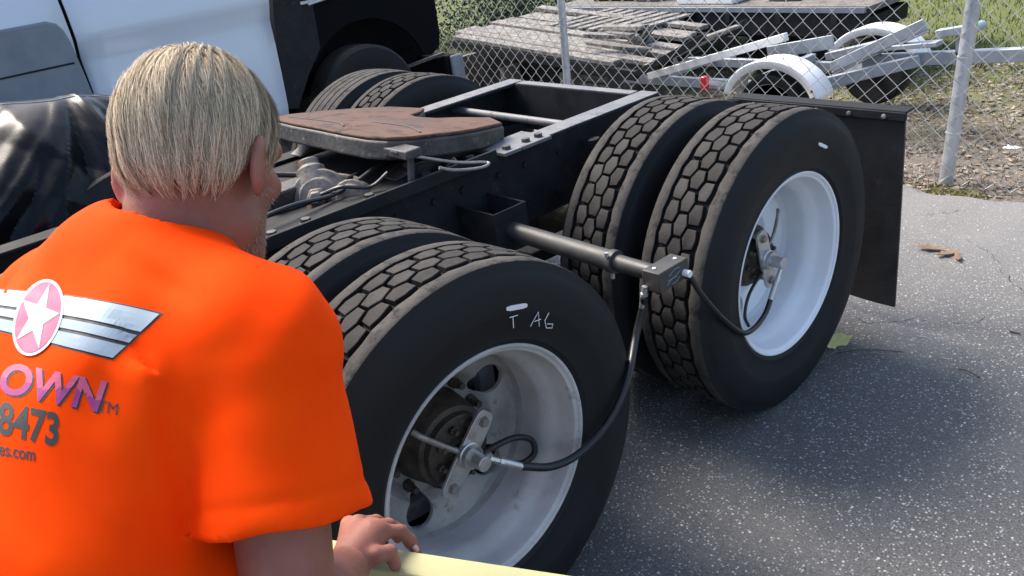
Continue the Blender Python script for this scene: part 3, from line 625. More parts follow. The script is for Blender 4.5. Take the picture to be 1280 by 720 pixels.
# head frame: nod forward
NOD = math.radians(-30); TURN = math.radians(20)
Rn = np.array(Matrix.Rotation(TURN, 3, 'Z')@Matrix.Rotation(NOD, 3, 'X')); HC = np.array((0, 0, 0))
def hl(P): return (P-HC)@Rn
CR = np.array((.079, .1, .098)); CC = np.array((0, -.006, .022))
def head_sdf(P):
    q = hl(P)
    d = ell(q, CC, CR)
    d = smin(d, ell(q, (0, .035, -.055), (.060, .066, .078)), .03)
    d = smin(d, ell(q, (0, .072, -.115), (.030, .026, .024)), .03)          # chin
    d = smin(d, rcone(q, (-.052, .012, -.085), (-.02, .075, -.118), .022, .016), .03); d = smin(d, rcone(q, (.052, .012, -.085), (.02, .075, -.118), .022, .016), .03)
    d = smin(d, rcone(q, (-.045, .085, .022), (.045, .085, .022), .014, .014), .02)   # brow
    d = smin(d, rcone(q, (0, .098, .01), (0, .122, -.036), .009, .014), .012)       # nose
    d = smin(d, rcone(q, (-.014, .108, -.04), (.014, .108, -.04), .009, .009), .008)
    d = smin(d, rcone(q, (-.02, .092, -.074), (.02, .092, -.074), .010, .010), .008)  # lips
    for s in (-1, 1):
        d = np.maximum(d, -ell(q, (s*.033, .106, .003), (.020, .014, .011)))
        d = smin(d, ell(q, (s*.045, .07, -.028), (.022, .022, .018)), .02)
        A = np.array(Matrix.Rotation(s*.45, 3, 'Z')@Matrix.Rotation(-.15, 3, 'X')).T
        e = ell(q, (s*.092, -.016, -.020), (.0095, .023, .039), A); e = np.maximum(e, -ell(q, (s*.102, -.009, -.016), (.008, .013, .025), A))
        d = smin(d, e, .008); d = smin(d, ell(q, (s*.084, .0, -.038), (.007, .011, .012)), .006)
    n0, n1 = np.array((0, -.045, -.055)), np.array((0, -.105, -.15))*BS
    d = smin(d, rcone(P, n0, n1, .066, .080), .035)
    return d
v, f = nets(head_sdf, (-.13, -.22, -.24), (.13, .17, .16), .0045)
head_v, head_f = mw(v), f
# arms
SHR = np.array((.170, -.105, -.150)); SHL = np.array((-.180, -.125, -.172))
HT = 1.20                                                    # distance of the hand along the view ray
KN = mloc(463, 668, HT); WR = mloc(432, 712, HT-.055); ELR = np.array((.252, -.215, -.395))
ELL = np.array((-.27, -.20, -.40)); WRL = np.array((-.20, -.24, -.64))
def arm_sdf(P):
    d = rcone(P, SHR, ELR, .052, .043); d = smin(d, rcone(P, ELR, ELR+(WR-ELR)*.35, .044, .046), .02); d = smin(d, rcone(P, ELR+(WR-ELR)*.35, WR, .046, .029), .02)
    return d
KNW, WRW = KN, WR; KN, WR = KN/BS, WR/BS
v, f = nets(arm_sdf, np.minimum(ELR, WR)-.09, np.maximum(SHR, np.maximum(ELR, WR))+.09, .006); v = v*BS; KN, WR = KNW, WRW
arm_v, arm_f = mw(v), f
# hand: fingers lie over the board, thumb down its near side
J = lambda *q: [mloc(a, b_, t) for a, b_, t in q]
fing = [
    (J((474, 664, HT), (499, 664, HT+.018), (513, 675, HT+.03), (521, 690, HT+.030)), (.0105, .0095, .0088, .0078)),      # index
    (J((462, 658, HT+.022), (486, 656, HT+.045), (503, 664, HT+.064), (512, 680, HT+.072)), (.0105, .0098, .009, .008)),
    (J((448, 654, HT+.042), (470, 651, HT+.068), (487, 658, HT+.09), (497, 673, HT+.10)), (.010, .0093, .0086, .0075)),
    (J((436, 655, HT+.058), (453, 652, HT+.08), (466, 657, HT+.098), (474, 668, HT+.108)), (.009, .0082, .0076, .0066)),
    (J((446, 700, HT-.045), (470, 694, HT-.042), (487, 690, HT-.03), (494, 706, HT-.022)), (.0135, .0125, .0105, .009))]   # thumb
def hand_sdf(P):
    d = rcone(P, WR, KN, .029, .023)
    for chain, _ in fing[:4]: d = smin(d, rcone(P, WR+(chain[0]-WR)*.25, chain[0], .017, .0125), .014)
    for ci, (chain, rs) in enumerate(fing):
        e = np.full(len(P), 9.)
        for i in range(3): e = smin(e, rcone(P, chain[i], chain[i+1], rs[i], rs[i+1]), .003)
        e = np.minimum(e, np.linalg.norm(P-chain[1], axis=1)-rs[1]*1.06)
        d = smin(d, e, .006)
    return d
allp = np.concatenate([np.array(c_) for c_, _ in fing]+[[WR]])
v, f = nets(hand_sdf, allp.min(0)-.04, allp.max(0)+.04, .0026)
hand_v, hand_f = mw(v), f
def larm(P): return smin(smin(rcone(P, SHL, ELL, .052, .043), rcone(P, ELL, WRL, .044, .029), .02), smin(ell(P, WRL+np.array((.01, .02, -.05)), (.024, .042, .055)), rcone(P, WRL+np.array((.02, .05, -.05)), WRL+np.array((.04, .075, -.085)), .012, .009), .01), .015)
v, f = nets(larm, np.minimum(ELL, WRL)-.12, np.maximum(SHL, ELL)+.1, .008); v = v*BS; larm_v, larm_f = mw(v), f
vv = []; ff = []; k = 0
for a, b_ in ((head_v, head_f), (arm_v, arm_f), (hand_v, hand_f), (larm_v, larm_f)):
    vv.append(a); ff.append(b_+k); k += len(a)
part(npmesh('body', np.concatenate(vv), np.concatenate(ff)), 'body', 'skin', man, angle=None)
for s in (-1, 1):
    m = MB(); c_ = mw((np.array((s*.032, .088, .003)))@Rn.T); m.lathe([(-.011*math.cos(t), max(.011*math.sin(t), 1e-7)) for t in np.linspace(0, PI, 9)], 14, c=c_); part(m, 'eye', 'eye', man)
nl = [mw(q) for q in J((517.5, 682, HT+.0215), (521.5, 689, HT+.0225))]
m = MB(); m.tube([nl[0], nl[0]*.5+nl[1]*.5, nl[1]], [.0035, .0045, .0035], 8); part(m, 'finger_nail', 'nail', man)
# t-shirt
NB_ = np.array((-.01, -.100, -.098)); U1 = np.array((0, -.180, -.185)); M1 = np.array((.005, -.33, -.300)); PV = np.array((0, -.47, -.50))
def spine_A(d): d = d/np.linalg.norm(d); x = np.array((1., 0, 0)); return np.stack([x, d, np.cross(x, d)])
HEMR = SHR+(ELR-SHR)*.60; HEML = SHL+(ELL-SHL)*.66
FLK = mloc(262, 712, .99)/BS
def torso_sdf(P):
    d = ell(P, U1, (.178, .17, .118), spine_A(np.array((0, .92, .40))))
    d = smin(d, ell(P, M1, (.200, .21, .122), spine_A(np.array((0, .80, .60)))), .06)
    d = smin(d, ell(P, PV+np.array((0, .02, .02)), (.198, .17, .14), spine_A(np.array((0, .60, .80)))), .06)
    d = smin(d, ell(P, (.02, -.34, -.42), (.19, .16, .14)), .05)              # belly
    d = smin(d, rcone(P, M1+np.array((.10, .03, -.03)), FLK, .09, .085), .05)
    for S in (SHR, SHL):
        d = smin(d, rcone(P, NB_+np.array((np.sign(S[0])*.03, -.01, .012)), S+np.array((0, 0, .004)), .060, .066), .05)
    return d
def folds(P):
    # creases running from the armpit across the back and down the sleeve
    def crease(a, b_, w_, dep, s_=0):
        a = np.array(a, float); b_ = np.array(b_, float); d = b_-a; t = np.clip(((P-a)@d)/(d@d), 0, 1)
        r = np.linalg.norm(P-a-t[:, None]*d, axis=1); return dep*np.exp(-(r/w_)**2)*np.sin(PI*np.clip(t*.9+.1, 0, 1))
    f_ = crease((.165, -.20, -.10), (.20, -.25, -.26), .010, .011)
    f_ += crease((.13, -.22, -.085), (.20, -.21, -.22), .012, -.006); f_ += crease((.09, -.26, -.10), (.20, -.26, -.25), .012, .004)
    f_ += crease((.21, -.17, -.19), (.255, -.22, -.28), .010, -.005); f_ += crease((.25, -.12, -.16), (.265, -.16, -.28), .010, .004); f_ += crease((.24, -.09, -.2), (.30, -.17, -.33), .009, -.004)
    f_ += crease((.02, -.20, -.06), (.15, -.26, -.12), .015, -.003); f_ += crease((-.02, -.31, -.13), (.16, -.36, -.22), .014, .004); f_ += crease((.0, -.38, -.18), (.16, -.42, -.30), .014, -.005); f_ += crease((.03, -.34, -.16), (.18, -.37, -.30), .013, .005)
    f_ += crease((.05, -.15, -.055), (.17, -.15, -.09), .012, .0035)
    f_ += crease((.10, -.20, -.085), (.19, -.215, -.17), .006, .005); f_ += crease((.12, -.23, -.10), (.195, -.235, -.20), .006, -.004)
    f_ += crease((.235, -.16, -.21), (.285, -.17, -.30), .006, .005); f_ += crease((.22, -.19, -.24), (.27, -.22, -.31), .006, -.005); f_ += crease((.20, -.13, -.13), (.235, -.16, -.22), .007, .004)
    f_ += crease((.06, -.34, -.17), (.19, -.33, -.26), .007, .005); f_ += crease((.08, -.30, -.14), (.19, -.29, -.23), .007, -.005); f_ += crease((.03, -.40, -.22), (.18, -.38, -.33), .007, .005)
    f_ += crease((-.12, -.17, -.07), (-.02, -.22, -.085), .008, .003); f_ += crease((.0, -.13, -.055), (.12, -.14, -.075), .007, -.003)
    return f_+.0022*np.sin(P[:, 0]*38+P[:, 1]*22+2*np.sin(P[:, 2]*30))*np.sin(P[:, 1]*30-P[:, 2]*24)
def shirt_sdf(P):
    d = torso_sdf(P)
    for S, E in ((SHR, HEMR), (SHL, HEML)):
        ax = (E-S)/np.linalg.norm(E-S); L = (P-S)@ax; LH = np.linalg.norm(E-S)
        e = rcone(P, S, E+ax*.05, .070, .091)+.0022*np.exp(-((L-LH+.026)/.004)**2)
        e = np.maximum(e, L-LH); e = np.maximum(e, -rcone(P, S+ax*(LH-.03), E+ax*.10, .062, .089))
        d = smin(d, e, np.clip(.040*(1-np.clip((L-.02)/.09, 0, 1)), .004, .04))
    d = d+1.5*folds(P)
    # collar ring round the neck, open above
    nax = np.array((0, .50, .866)); nc = np.array((.0, -.070, -.076)); q = P-nc; hgt_ = q@nax; rad = np.linalg.norm(q-hgt_[:, None]*nax, axis=1)
    ring = np.sqrt((rad-.070)**2+(hgt_*.55)**2)-.008
    d = smin(d, ring, .012); d = np.maximum(d, -np.maximum(rad-.063, -(hgt_+.03)))
    return d
v, f = nets(shirt_sdf, (-.36, -.68, -.72), (.37, .06, .02), .0052)
ed = np.concatenate([f[:, [0, 1]], f[:, [1, 2]], f[:, [2, 3]], f[:, [3, 0]]])
for it in range(1):
    acc = np.zeros_like(v); cnt = np.zeros(len(v)); np.add.at(acc, ed[:, 0], v[ed[:, 1]]); np.add.at(cnt, ed[:, 0], 1); np.add.at(acc, ed[:, 1], v[ed[:, 0]]); np.add.at(cnt, ed[:, 1], 1); v = v*.4+.6*acc/cnt[:, None]
v = v*BS
shirt = part(npmesh('t_shirt', mw(v), f), 't_shirt', 'shirt', man, angle=None); shirt['label'] = 'bright orange t-shirt with star and wings print'
sv = mw(v)
bvh = BVHTree.FromPolygons([Vector(q) for q in sv], [tuple(int(i) for i in q) for q in f])
# trousers and boots (below the frame)
def leg_sdf(P):
    d = ell(P, PV+np.array((0, 0, -.03)), (.172, .145, .15))
    for s in (-1, 1):
        hp, kn, an = np.array((s*.09, -.47, -.58)), np.array((s*.12, -.40, -1.0)), np.array((s*.13, -.50, -1.42))
        d = smin(d, rcone(P, hp, kn, .095, .068), .04); d = smin(d, rcone(P, kn, an, .066, .058), .02)
    return d
v, f = nets(leg_sdf, (-.26, -.70, -1.45), (.26, -.26, -.30), .014); v = v*BS; v[:, 2] = np.maximum(v[:, 2], .06-MH[2]); part(npmesh('trousers', mw(v), f), 'trousers', 'denim', man, angle=None)
for s in (-1, 1):
    zf = -MH[2]
    fn = lambda P: np.maximum(smin(ell(P, (s*.146, -.50, zf+.045), (.048, .14, .055)), rcone(P, (s*.146, -.56, zf+.06), (s*.146, -.56, zf+.14), .055, .055), .03), -(P[:, 2]-zf))
    v, f = nets(fn, (s*.146-.1, -.72, zf-.02), (s*.146+.1, -.3, zf+.22), .012); part(npmesh('boot', mw(v), f), 'boot', 'boot', man, angle=None)
# hair: underlying cap and strands combed from the crown
CROWN = np.array((-.06, .14, .98)); CROWN /= np.linalg.norm(CROWN)
e1 = np.cross(CROWN, (1, 0, 0)); e1 /= np.linalg.norm(e1); e2 = np.cross(CROWN, e1)
def hairline(dirs):                                           # lower limit of the hair in head coordinates: z >= limit
    az = np.arctan2(dirs[:, 0], -dirs[:, 1])                  # 0 = back of head
    a = np.abs(az)
    return np.interp(a, [0, .5, 1.0, 1.35, 1.6, 1.85, 2.1, 2.5, 3.2], [-.036, -.036, -.026, -.004, .018, -.012, .045, .07, .075])
def scalp(th, ps, off):                                       # polar from crown, azimuth
    d = np.cos(th)[:, None]*CROWN+np.sin(th)[:, None]*(np.cos(ps)[:, None]*e1+np.sin(ps)[:, None]*e2)
    r = 1/np.sqrt(((d/CR)**2).sum(1)); p_ = CC+d*(r+off)[:, None]
    # below the widest point the hair drops along the neck instead of tucking under
    low = np.clip(-(p_[:, 2]+.01)/.07, 0, 1)[:, None]; back = (p_[:, 1] < .02)[:, None]
    hor = np.stack([p_[:, 0], p_[:, 1], 0*p_[:, 0]], 1); p_ = p_+hor*low*.16*back
    return p_, d
th = np.repeat(np.linspace(.0, 2.95, 44), 72); ps = np.tile(np.linspace(0, 2*PI, 72, endpoint=False), 44)
p_, d = scalp(th, ps, np.full(len(th), .004)); okv = p_[:, 2] > hairline(d)+.004
F_ = [(i*72+j, i*72+(j+1) % 72, (i+1)*72+(j+1) % 72, (i+1)*72+j) for i in range(43) for j in range(72)]
F_ = [q for q in F_ if all(okv[i] for i in q)]
cv = [tuple(q) for q in mw(p_@Rn.T)]
NS = 80000
th0 = np.arccos(1-rng.random(NS)*1.97); ps0 = rng.random(NS)*2*PI
clump = rng.integers(0, 420, NS); cth = np.arccos(1-rng.random(420)*1.75); cps = rng.random(420)*2*PI
ln = rng.uniform(.40, 1.0, NS); vts = []; fcs = []; K = 6
sw = rng.normal(0, .018, NS); wob = rng.random(NS)*6; lift = rng.uniform(.3, 1, NS)
pts = []
for kq in range(K):
    u = kq/(K-1); tht = th0+ln*u*(.55+.45*np.minimum(th0/.6, 1)); pst = ps0+sw*u*2/np.maximum(np.sin(tht), .3)+.05*np.sin(wob+u*2)*u+.10*u
    # clumps: strands of a clump share a wave in azimuth
    pst = pst+(.042*np.sin(pst*23+3*np.sin(pst*5)+tht)+.014*np.sin(pst*71+1))*u**1.3/np.maximum(np.sin(tht), .4)
    off = .0035+.0105*lift*np.sin(PI*min(u*.72+.10, 1))*np.ones(NS)+.0042*np.sin(pst*23+3*np.sin(pst*5)+tht)*u+.0015*np.sin(wob*3)
    p_, d = scalp(np.minimum(tht, 3.05), pst, off); pts.append(p_)
    if kq == K-1: endz = p_[:, 2]-hairline(d)
pts = np.stack(pts, 1)
p0, d0 = scalp(th0, ps0, np.zeros(NS)); start_ok = p0[:, 2] > hairline(d0)+.012; lim = hairline(d0)-.012+rng.normal(0, .011, NS)+.010*np.sin(ps0*17)+.009*np.sin(ps0*47+1)
wd = rng.uniform(.00016, .00032, NS)
bad = pts[:, :, 2] < lim[:, None]; n_ok = np.where(bad.any(1), bad.argmax(1), K); sel = np.flatnonzero(start_ok & (n_ok >= 2))
Q = pts[sel]; no = n_ok[sel]; ix = np.minimum(np.arange(K)[None], (no-1)[:, None]); Q = np.take_along_axis(Q, ix[:, :, None], 1)
tn = Q[:, [1, 2, 3, 4, 5, 5]]-Q[:, [0, 0, 1, 2, 3, 4]]; tn[np.linalg.norm(tn, axis=2) < 1e-6] = (0, 0, -1); sd = np.cross(tn, Q-CC); sd /= np.linalg.norm(sd, axis=2, keepdims=True)+1e-9
wk = wd[sel][:, None, None]*np.array([.9, 1, 1, .9, .7, .25])[None, :, None]
vts = np.stack([Q-sd*wk, Q+sd*wk], 2).reshape(-1, 3); b0 = (np.arange(len(sel))*2*K)[:, None]
fcs = np.concatenate([np.stack([b0[:, 0]+2*a, b0[:, 0]+2*a+1, b0[:, 0]+2*a+3, b0[:, 0]+2*a+2], 1)[no > a+1] for a in range(K-1)]).tolist()
hv = [tuple(q) for q in mw(np.array(vts)@Rn.T)]
hb = len(cv); hair = part(npmesh('hair', cv+hv, F_+[tuple(hb+i for i in q) for q in fcs]), 'hair', 'hair', man, angle=None)
# stubble on cheek and jaw
hbv = BVHTree.FromPolygons([Vector(q) for q in head_v], [tuple(int(i) for i in q) for q in head_f]); vts = []; fcs = []
for i in range(2600):
    a = random.uniform(-1.9, 1.9); z = random.uniform(-.14, -.035); d_ = np.array((math.sin(a), math.cos(a), 0)); o_ = np.array((0, .03, z))+d_*.25
    ow = mw(o_@Rn.T); dw = (MT@(Rn@(-d_)))
    hit = hbv.ray_cast(Vector(ow), Vector(dw), .3)
    if hit[0] is None or (z > -.06 and abs(a) < .5): continue
    n = np.array(hit[1]); p = np.array(hit[0]); dn = MT@(Rn@np.array((random.uniform(-.3, .3), .3, -1))); dirn = n*.7+dn*.9+rng.normal(0, .25, 3); dirn /= np.linalg.norm(dirn); sd = np.cross(dirn, n); sd /= np.linalg.norm(sd)+1e-9
    k = len(vts); L = random.uniform(.002, .0055); vts += [tuple(p-sd*.0004), tuple(p+sd*.0004), tuple(p+dirn*L)]; fcs.append((k, k+1, k+2))
part(npmesh('stubble', vts, fcs), 'stubble', 'stubble', man, smooth=False)
# print on the back of the shirt: flat shapes laid onto the cloth
def lay(tris_v, faces, name, mat, off):
    out = []; ok = []
    for (px, py) in tris_v:
        d_ = Vector(ray(px, py)).normalized(); h_ = bvh.ray_cast(Vector(CAM), d_, 3)
        if h_[0] is None: out.append((0, 0, 0)); ok.append(False)
        else: out.append(tuple(h_[0]+h_[1]*off*(1 if h_[1].dot(d_) < 0 else -1))); ok.append(True)
    fs = [q for q in faces if all(ok[i] for i in q)]
    me = npmesh(name, out, fs); bm = bmesh.new(); bm.from_mesh(me); bmesh.ops.delete(bm, geom=[x for x in bm.verts if not x.link_faces], context='VERTS'); bm.to_mesh(me); bm.free()
    return part(me, name, mat, shirt, smooth=False)
def grid_poly(poly_fn, nu, nv):
    V_ = [poly_fn(i/nu, j/nv) for i in range(nu+1) for j in range(nv+1)]
    return V_, [(i*(nv+1)+j, (i+1)*(nv+1)+j, (i+1)*(nv+1)+j+1, i*(nv+1)+j+1) for i in range(nu) for j in range(nv)]
# wing: outline in photo pixels, four corners top-left, top-right tip, bottom-right, bottom-left
top = lambda u: np.array((-70+270*u, 362+12*(u-.26)*2+ (6+10*u)*0+ (u>.55)*0 + 30*max(0, u-.45)**2*3.4))
def wing(u, v_):
    t = np.array((-60+260*u, 358+18*u+17*u**3)); xb = -60+201*u; bt = np.array((xb, 398+50*u)); return tuple(t*(1-v_)+bt*v_)
def band(v0, v1, g0=0): return lambda u, v_: wing(u, v0+(v1-v0)*v_)
lay(*grid_poly(lambda u, v_: wing(-.01+1.02*u, -.035+1.07*v_), 40, 10), 'print_outline', 'print_black', .0004)
for a, b_, mt in ((0, .40, 'print_pale'), (.47, .66, 'print_silver'), (.73, 1.0, 'print_silver')): lay(*grid_poly(band(a, b_), 40, 4), 'print_stripe', mt, .0013)
EC = np.array((49, 398.)); tilt = math.radians(20)
def elp(rx, ry): return lambda u, v_: tuple(EC+v_*np.array((rx*math.cos(2*PI*u)*math.cos(tilt)-(-ry*math.sin(2*PI*u))*math.sin(tilt)*-1*-1, 0))*0+v_*(np.array((math.cos(tilt), math.sin(tilt)))*rx*math.cos(2*PI*u)+np.array((math.sin(tilt), -math.cos(tilt)))*ry*math.sin(2*PI*u)))
lay(*grid_poly(elp(29, 50), 40, 5), 'print_roundel_border', 'print_pale', .0018); lay(*grid_poly(elp(25.5, 46), 40, 5), 'print_roundel', 'print_pink', .0022)
def starp(u, v_):
    k = u*10; i = int(k) % 10; t = k-int(k); R_ = lambda n: (1.0 if n % 2 == 0 else .40)
    pt = lambda n: R_(n)*(np.array((math.cos(tilt), math.sin(tilt)))*26*math.sin(2*PI*n/10)+np.array((math.sin(tilt), -math.cos(tilt)))*45*math.cos(2*PI*n/10))
    return tuple(EC+v_*(pt(i)*(1-t)+pt(i+1)*t))
lay(*grid_poly(starp, 60, 4), 'print_star', 'print_pale', .0026)
def text_lay(txt, name, mat, origin, ux, uy, off, bold=.0):
    # flat text outline, cut fine enough to follow the cloth
    cu = bpy.data.curves.new(name, 'FONT'); cu.body = txt; cu.offset = bold; cu.resolution_u = 4; cu.space_character = 1.0
    to = bpy.data.objects.new(name, cu); col.objects.link(to); dg = bpy.context.evaluated_depsgraph_get(); dg.update()
    me = bpy.data.meshes.new_from_object(to.evaluated_get(dg)); bpy.data.objects.remove(to)
    bm = bmesh.new(); bm.from_mesh(me); bmesh.ops.triangulate(bm, faces=bm.faces); bmesh.ops.subdivide_edges(bm, edges=[e for e in bm.edges if e.calc_length() > .2], cuts=4, use_grid_fill=False); bmesh.ops.triangulate(bm, faces=bm.faces)
    V_ = [(origin[0]+q.co.x*ux[0]+q.co.y*uy[0], origin[1]+q.co.x*ux[1]+q.co.y*uy[1]) for q in bm.verts]; bm.verts.index_update()
    F_ = [tuple(q.index for q in p.verts) for p in bm.faces]; bm.free(); bpy.data.meshes.remove(me)
    if isinstance(mat, tuple):
        up_ = [q for q in F_ if np.mean([-(V_[i][1]-origin[1])+(V_[i][0]-origin[0])*ux[1]/ux[0] for i in q]) > abs(uy[1])*.36+4*math.sin(V_[q[0]][0]*.09)]; us = set(up_)
        lay(V_, up_, name, mat[1], off); return lay(V_, [q for q in F_ if q not in us], name, mat[0], off)
    return lay(V_, F_, name, mat, off)
text_lay('OWN', 'lettering_shadow', 'print_black', (-3, 491), (49, 9.5), (17, -52), .0004, .03)
text_lay('OWN', 'lettering', ('print_purple', 'print_pink'), (-5, 489), (49, 9.5), (17, -52), .0007, .028)
text_lay('TM', 'trademark', 'print_black', (121, 514), (19.5, 4), (2.5, -21), .0006, .0)
text_lay('8473', 'phone_number', 'print_black', (-3, 541), (38.5, 8.2), (4, -56), .0005, .03)
text_lay('es.com', 'web_address', 'print_black', (-2, 568), (16.4, 3.0), (1.5, -23), .0005, .02)

# ------------------------------------------------------------------ pale board on its trestle
zb_ = float(mw(fing[0][0][1])[2])-.024
a_, b_ = at(482, 684, 'z', zb_), at(722, 720, 'z', zb_); dv = (b_-a_); dv[2] = 0; dv /= np.linalg.norm(dv); sv_ = np.cross((0, 0, 1.), dv)
saw = empty('sawhorse', (*(a_+dv*.1)[:2], 0), label='pale yellow wooden sawhorse with the man\'s hand on its top board', cat='sawhorse')
toward = -sv_ if (-sv_)@(CAM-a_) > 0 else sv_
P0, P1 = a_-dv*.30+toward*.022, a_+dv*.62+toward*.022
m = MB(); m.beam(P0-(0, 0, .045), P1-(0, 0, .045), .044, .09); part(m, 'top_board', 'pale_wood', saw, bevel=.003)
for e, s1 in ((P0+dv*.12, -1), (P1-dv*.12, 1)):
    for s2 in (-1, 1):
        m = MB(); m.beam(e+np.array((0, 0, -.07))+sv_*s2*.03, np.array((*(e+dv*s1*.06+sv_*s2*.26)[:2], .01)), .035, .07, upv=dv); part(m, 'leg', 'pale_wood', saw, bevel=.003)
# ------------------------------------------------------------------ black plastic sheet over the far front wheels
tc = at(95, 118, 'x', -2.2)
n1_, n2_ = 190, 110; V_ = []; CRK = [(.35, 1.9, .045, .1), (.9, 3.3, .022, .4), (.15, 5.7, .010, .7), (2.6, 2.9, .014, .25)]
ang = lambda a: a
for i in range(n1_+1):
    y = -1.25+1.85*i/n1_
    rz = float(np.interp(y, [-1.25, -.6, -.28, -.03, .10, .30, .6], [1.06, 1.235, 1.265, 1.240, 1.19, 1.15, 1.06]))
    for j in range(n2_+1):
        t = j/n2_
        hem = float(np.interp(y, [-1.25, -.5, -.42, -.30, -.05, .2, .6], [.80, .86, .88, .84, .72, .66, .62]))+.02*math.sin(y*19)
        if t < .3: x = -2.75+(.55)*(t/.3); z = rz-.35*(1-t/.3)**1.6
        else:
            s = (t-.3)/.7; x = -2.2+.50*s**.6; z = rz-(rz-hem)*s**1.05
        s = max(0, (t-.25)/.75)
        # crumple: creases at several scales and directions, plus fans from the peak
        a = math.atan2(y-tc[1]+.02, .05+s*.5); tri = lambda q: 2*abs(q-math.floor(q+.5)); q1, q2 = y, z*1.1
        fold = .085*(tri(a*1.15+.25*s+.3)-.5)*s**.5+.045*(tri(a*2.7-.5*s+.2)-.5)*s**.7+.018*(tri(a*5.3+s)-.5)*s
        for ca, fr, am, ph in CRK: fold += am*(tri((q1*math.cos(ca)+q2*math.sin(ca)+.04*math.sin(q1*9+ph)*math.sin(q2*8))*fr+ph)-.5)*min(1, s*2.2)
        V_.append((x+fold, y+.02*math.sin(s*7+y*5)*s, z+.008*math.sin(y*12)*(1-s)+.35*fold*s))
F_ = [(i*(n2_+1)+j, (i+1)*(n2_+1)+j, (i+1)*(n2_+1)+j+1, i*(n2_+1)+j+1) for i in range(n1_) for j in range(n2_)]
tp = link(npmesh('plastic_sheet', V_, F_), 'plastic_sheet', 'tarp', angle=14)
rj = int(n2_*.3)+1; m = MB(); m.tube([V_[i*(n2_+1)+rj] for i in range(0, n1_+1, 2)], .0055, 6); m.build('folded_hem', 'molding', tp)
md = tp.modifiers.new('solid', 'SOLIDIFY'); md.thickness = .003
tag(tp, 'crumpled glossy black plastic sheet draped beside the man\'s head', 'plastic sheet')
# crate under the sheet corner and a cardboard scrap
m = MB(); m.box((-2.52, -.30, .98), (.40, 1.0, .22)); crate = m.build('covered_crate', 'dark_wood', bevel=.01); tag(crate, 'dark wooden crate under the black plastic sheet', 'crate')
c0 = at(6, 338, 'x', -1.55)
m = MB(); Rz = np.array(Matrix.Rotation(.5, 3, 'Z')@Matrix.Rotation(-.35, 3, 'Y'))
m.box(c0+(-.0, -.05, -.02), (.16, .22, .012), Rz); m.box(c0+(.0, -.06, -.06), (.15, .2, .05), Rz); tag(m.build('cardboard_scrap', 'cardboard', bevel=.003), 'brown cardboard scrap lying below the black plastic sheet', 'cardboard')

# ------------------------------------------------------------------ the other truck, white cab and black bed
pk = empty('pickup_truck', (-4.9, 1.5, 0), label='white pickup truck with black bed parked beside the chassis', cat='pickup truck')
XS = -4.0
prof = [(-.05, .46), (.0, .53), (.012, .60), (.004, .80), (-.012, 1.0), (-.030, 1.13), (-.030, 1.16), (-.002, 1.25), (.004, 1.275), (.002, 1.30), (-.01, 1.42), (-.03, 1.52), (-.06, 1.56)]
def side_panel(y0, y1, pr, rear=None):
    m = MB(); n = len(pr); ny_ = 8; vs = []
    for i in range(ny_+1):
        y = y0+(y1-y0)*i/ny_
        for (dx, z) in pr: 
            yy = y
            if rear and i == ny_: yy = y+rear(z)
            vs.append((XS+dx, yy, z))
    fs = [(i*n+j, (i+1)*n+j, (i+1)*n+j+1, i*n+j+1) for i in range(ny_) for j in range(n-1)]
    m.add(vs, fs); return m
def solid(o, t=.03): md = o.modifiers.new('solid', 'SOLIDIFY'); md.thickness = .012; md.offset = 0; return o
solid(part(side_panel(-1.9, .535, prof), 'front_door', 'white_truck', pk)); 
solid(part(side_panel(.556, 1.775, prof, lambda z: -.05*(1-min(1, max(0, (z-.55)/.7)))), 'cab_side', 'white_truck', pk))
m = MB(); m.box((XS-.07, .54, 1.05), (.04, .10, 1.0)); part(m, 'door_jamb', 'black_metal', pk)
m = MB()                                                   # lower body moulding with a rounded corner
poly = [(-1.6, .70), (.545, .70), (.545, .95), (.535, 1.10), (.52, 1.27), (.505, 1.335), (.478, 1.375), (.43, 1.395), (-1.6, 1.39)]
m.prism(poly, XS-.05, XS+.022, 'x'); mo = part(m, 'body_moulding', 'molding', pk, bevel=.012, segs=3)
m = MB(); m.box((XS+.022, -.55, 1.155), (.008, 2.1, .010)); part(m, 'moulding_strip', 'black_metal', mo)
m = MB(); m.prism([(-1.9, 1.56), (1.70, 1.56), (1.60, 1.98), (-.6, 1.98), (-1.3, 1.60)], XS-1.7, XS-.10, 'x'); cabu = part(m, 'cab_roof', 'white_truck', pk, bevel=.06, segs=4)
for ya, yb in ((-.9, .48), (.62, 1.5)):
    m = MB(); m.prism([(ya, 1.60), (yb, 1.60), (yb-.05, 1.90), (ya+.25, 1.90)], XS-.103, XS-.088, 'x'); part(m, 'window', 'hose', cabu, bevel=.01)
m = MB(); m.box((XS-.9, .0, 1.0), (1.62, 3.4, .9)); part(m, 'cab_body', 'white_truck', pk, bevel=.05)
m = MB(); q = [at(a, b_, 'x', XS-.005) for a, b_ in ((338, -40), (394, -40), (392, 10), (401, 60), (386, 95), (374, 136), (359, 137), (352, 90), (344, 30))]
m.prism([(p[1], p[2]) for p in q], XS-.09, XS-.005, 'x'); part(m, 'bed_corner_guard', 'black_metal', pk, bevel=.006)
YW, ZWp, RW = 2.45, .425, .425
arch = [(YW+.52*math.cos(t), ZWp+.10+.50*math.sin(t)) for t in np.linspace(PI*1.0, 0, 22)]
poly = [(2.02, 1.6), (2.02, .80)]+[p for p in arch if p[0] > 2.03 and p[1] > .66]+[(3.02, .66), (3.10, .70), (3.13, .80), (3.13, 1.6)]
m = MB(); m.prism(poly, XS-.05, XS-.01, 'x'); part(m, 'bed_side', 'deep_black', pk, bevel=.006)
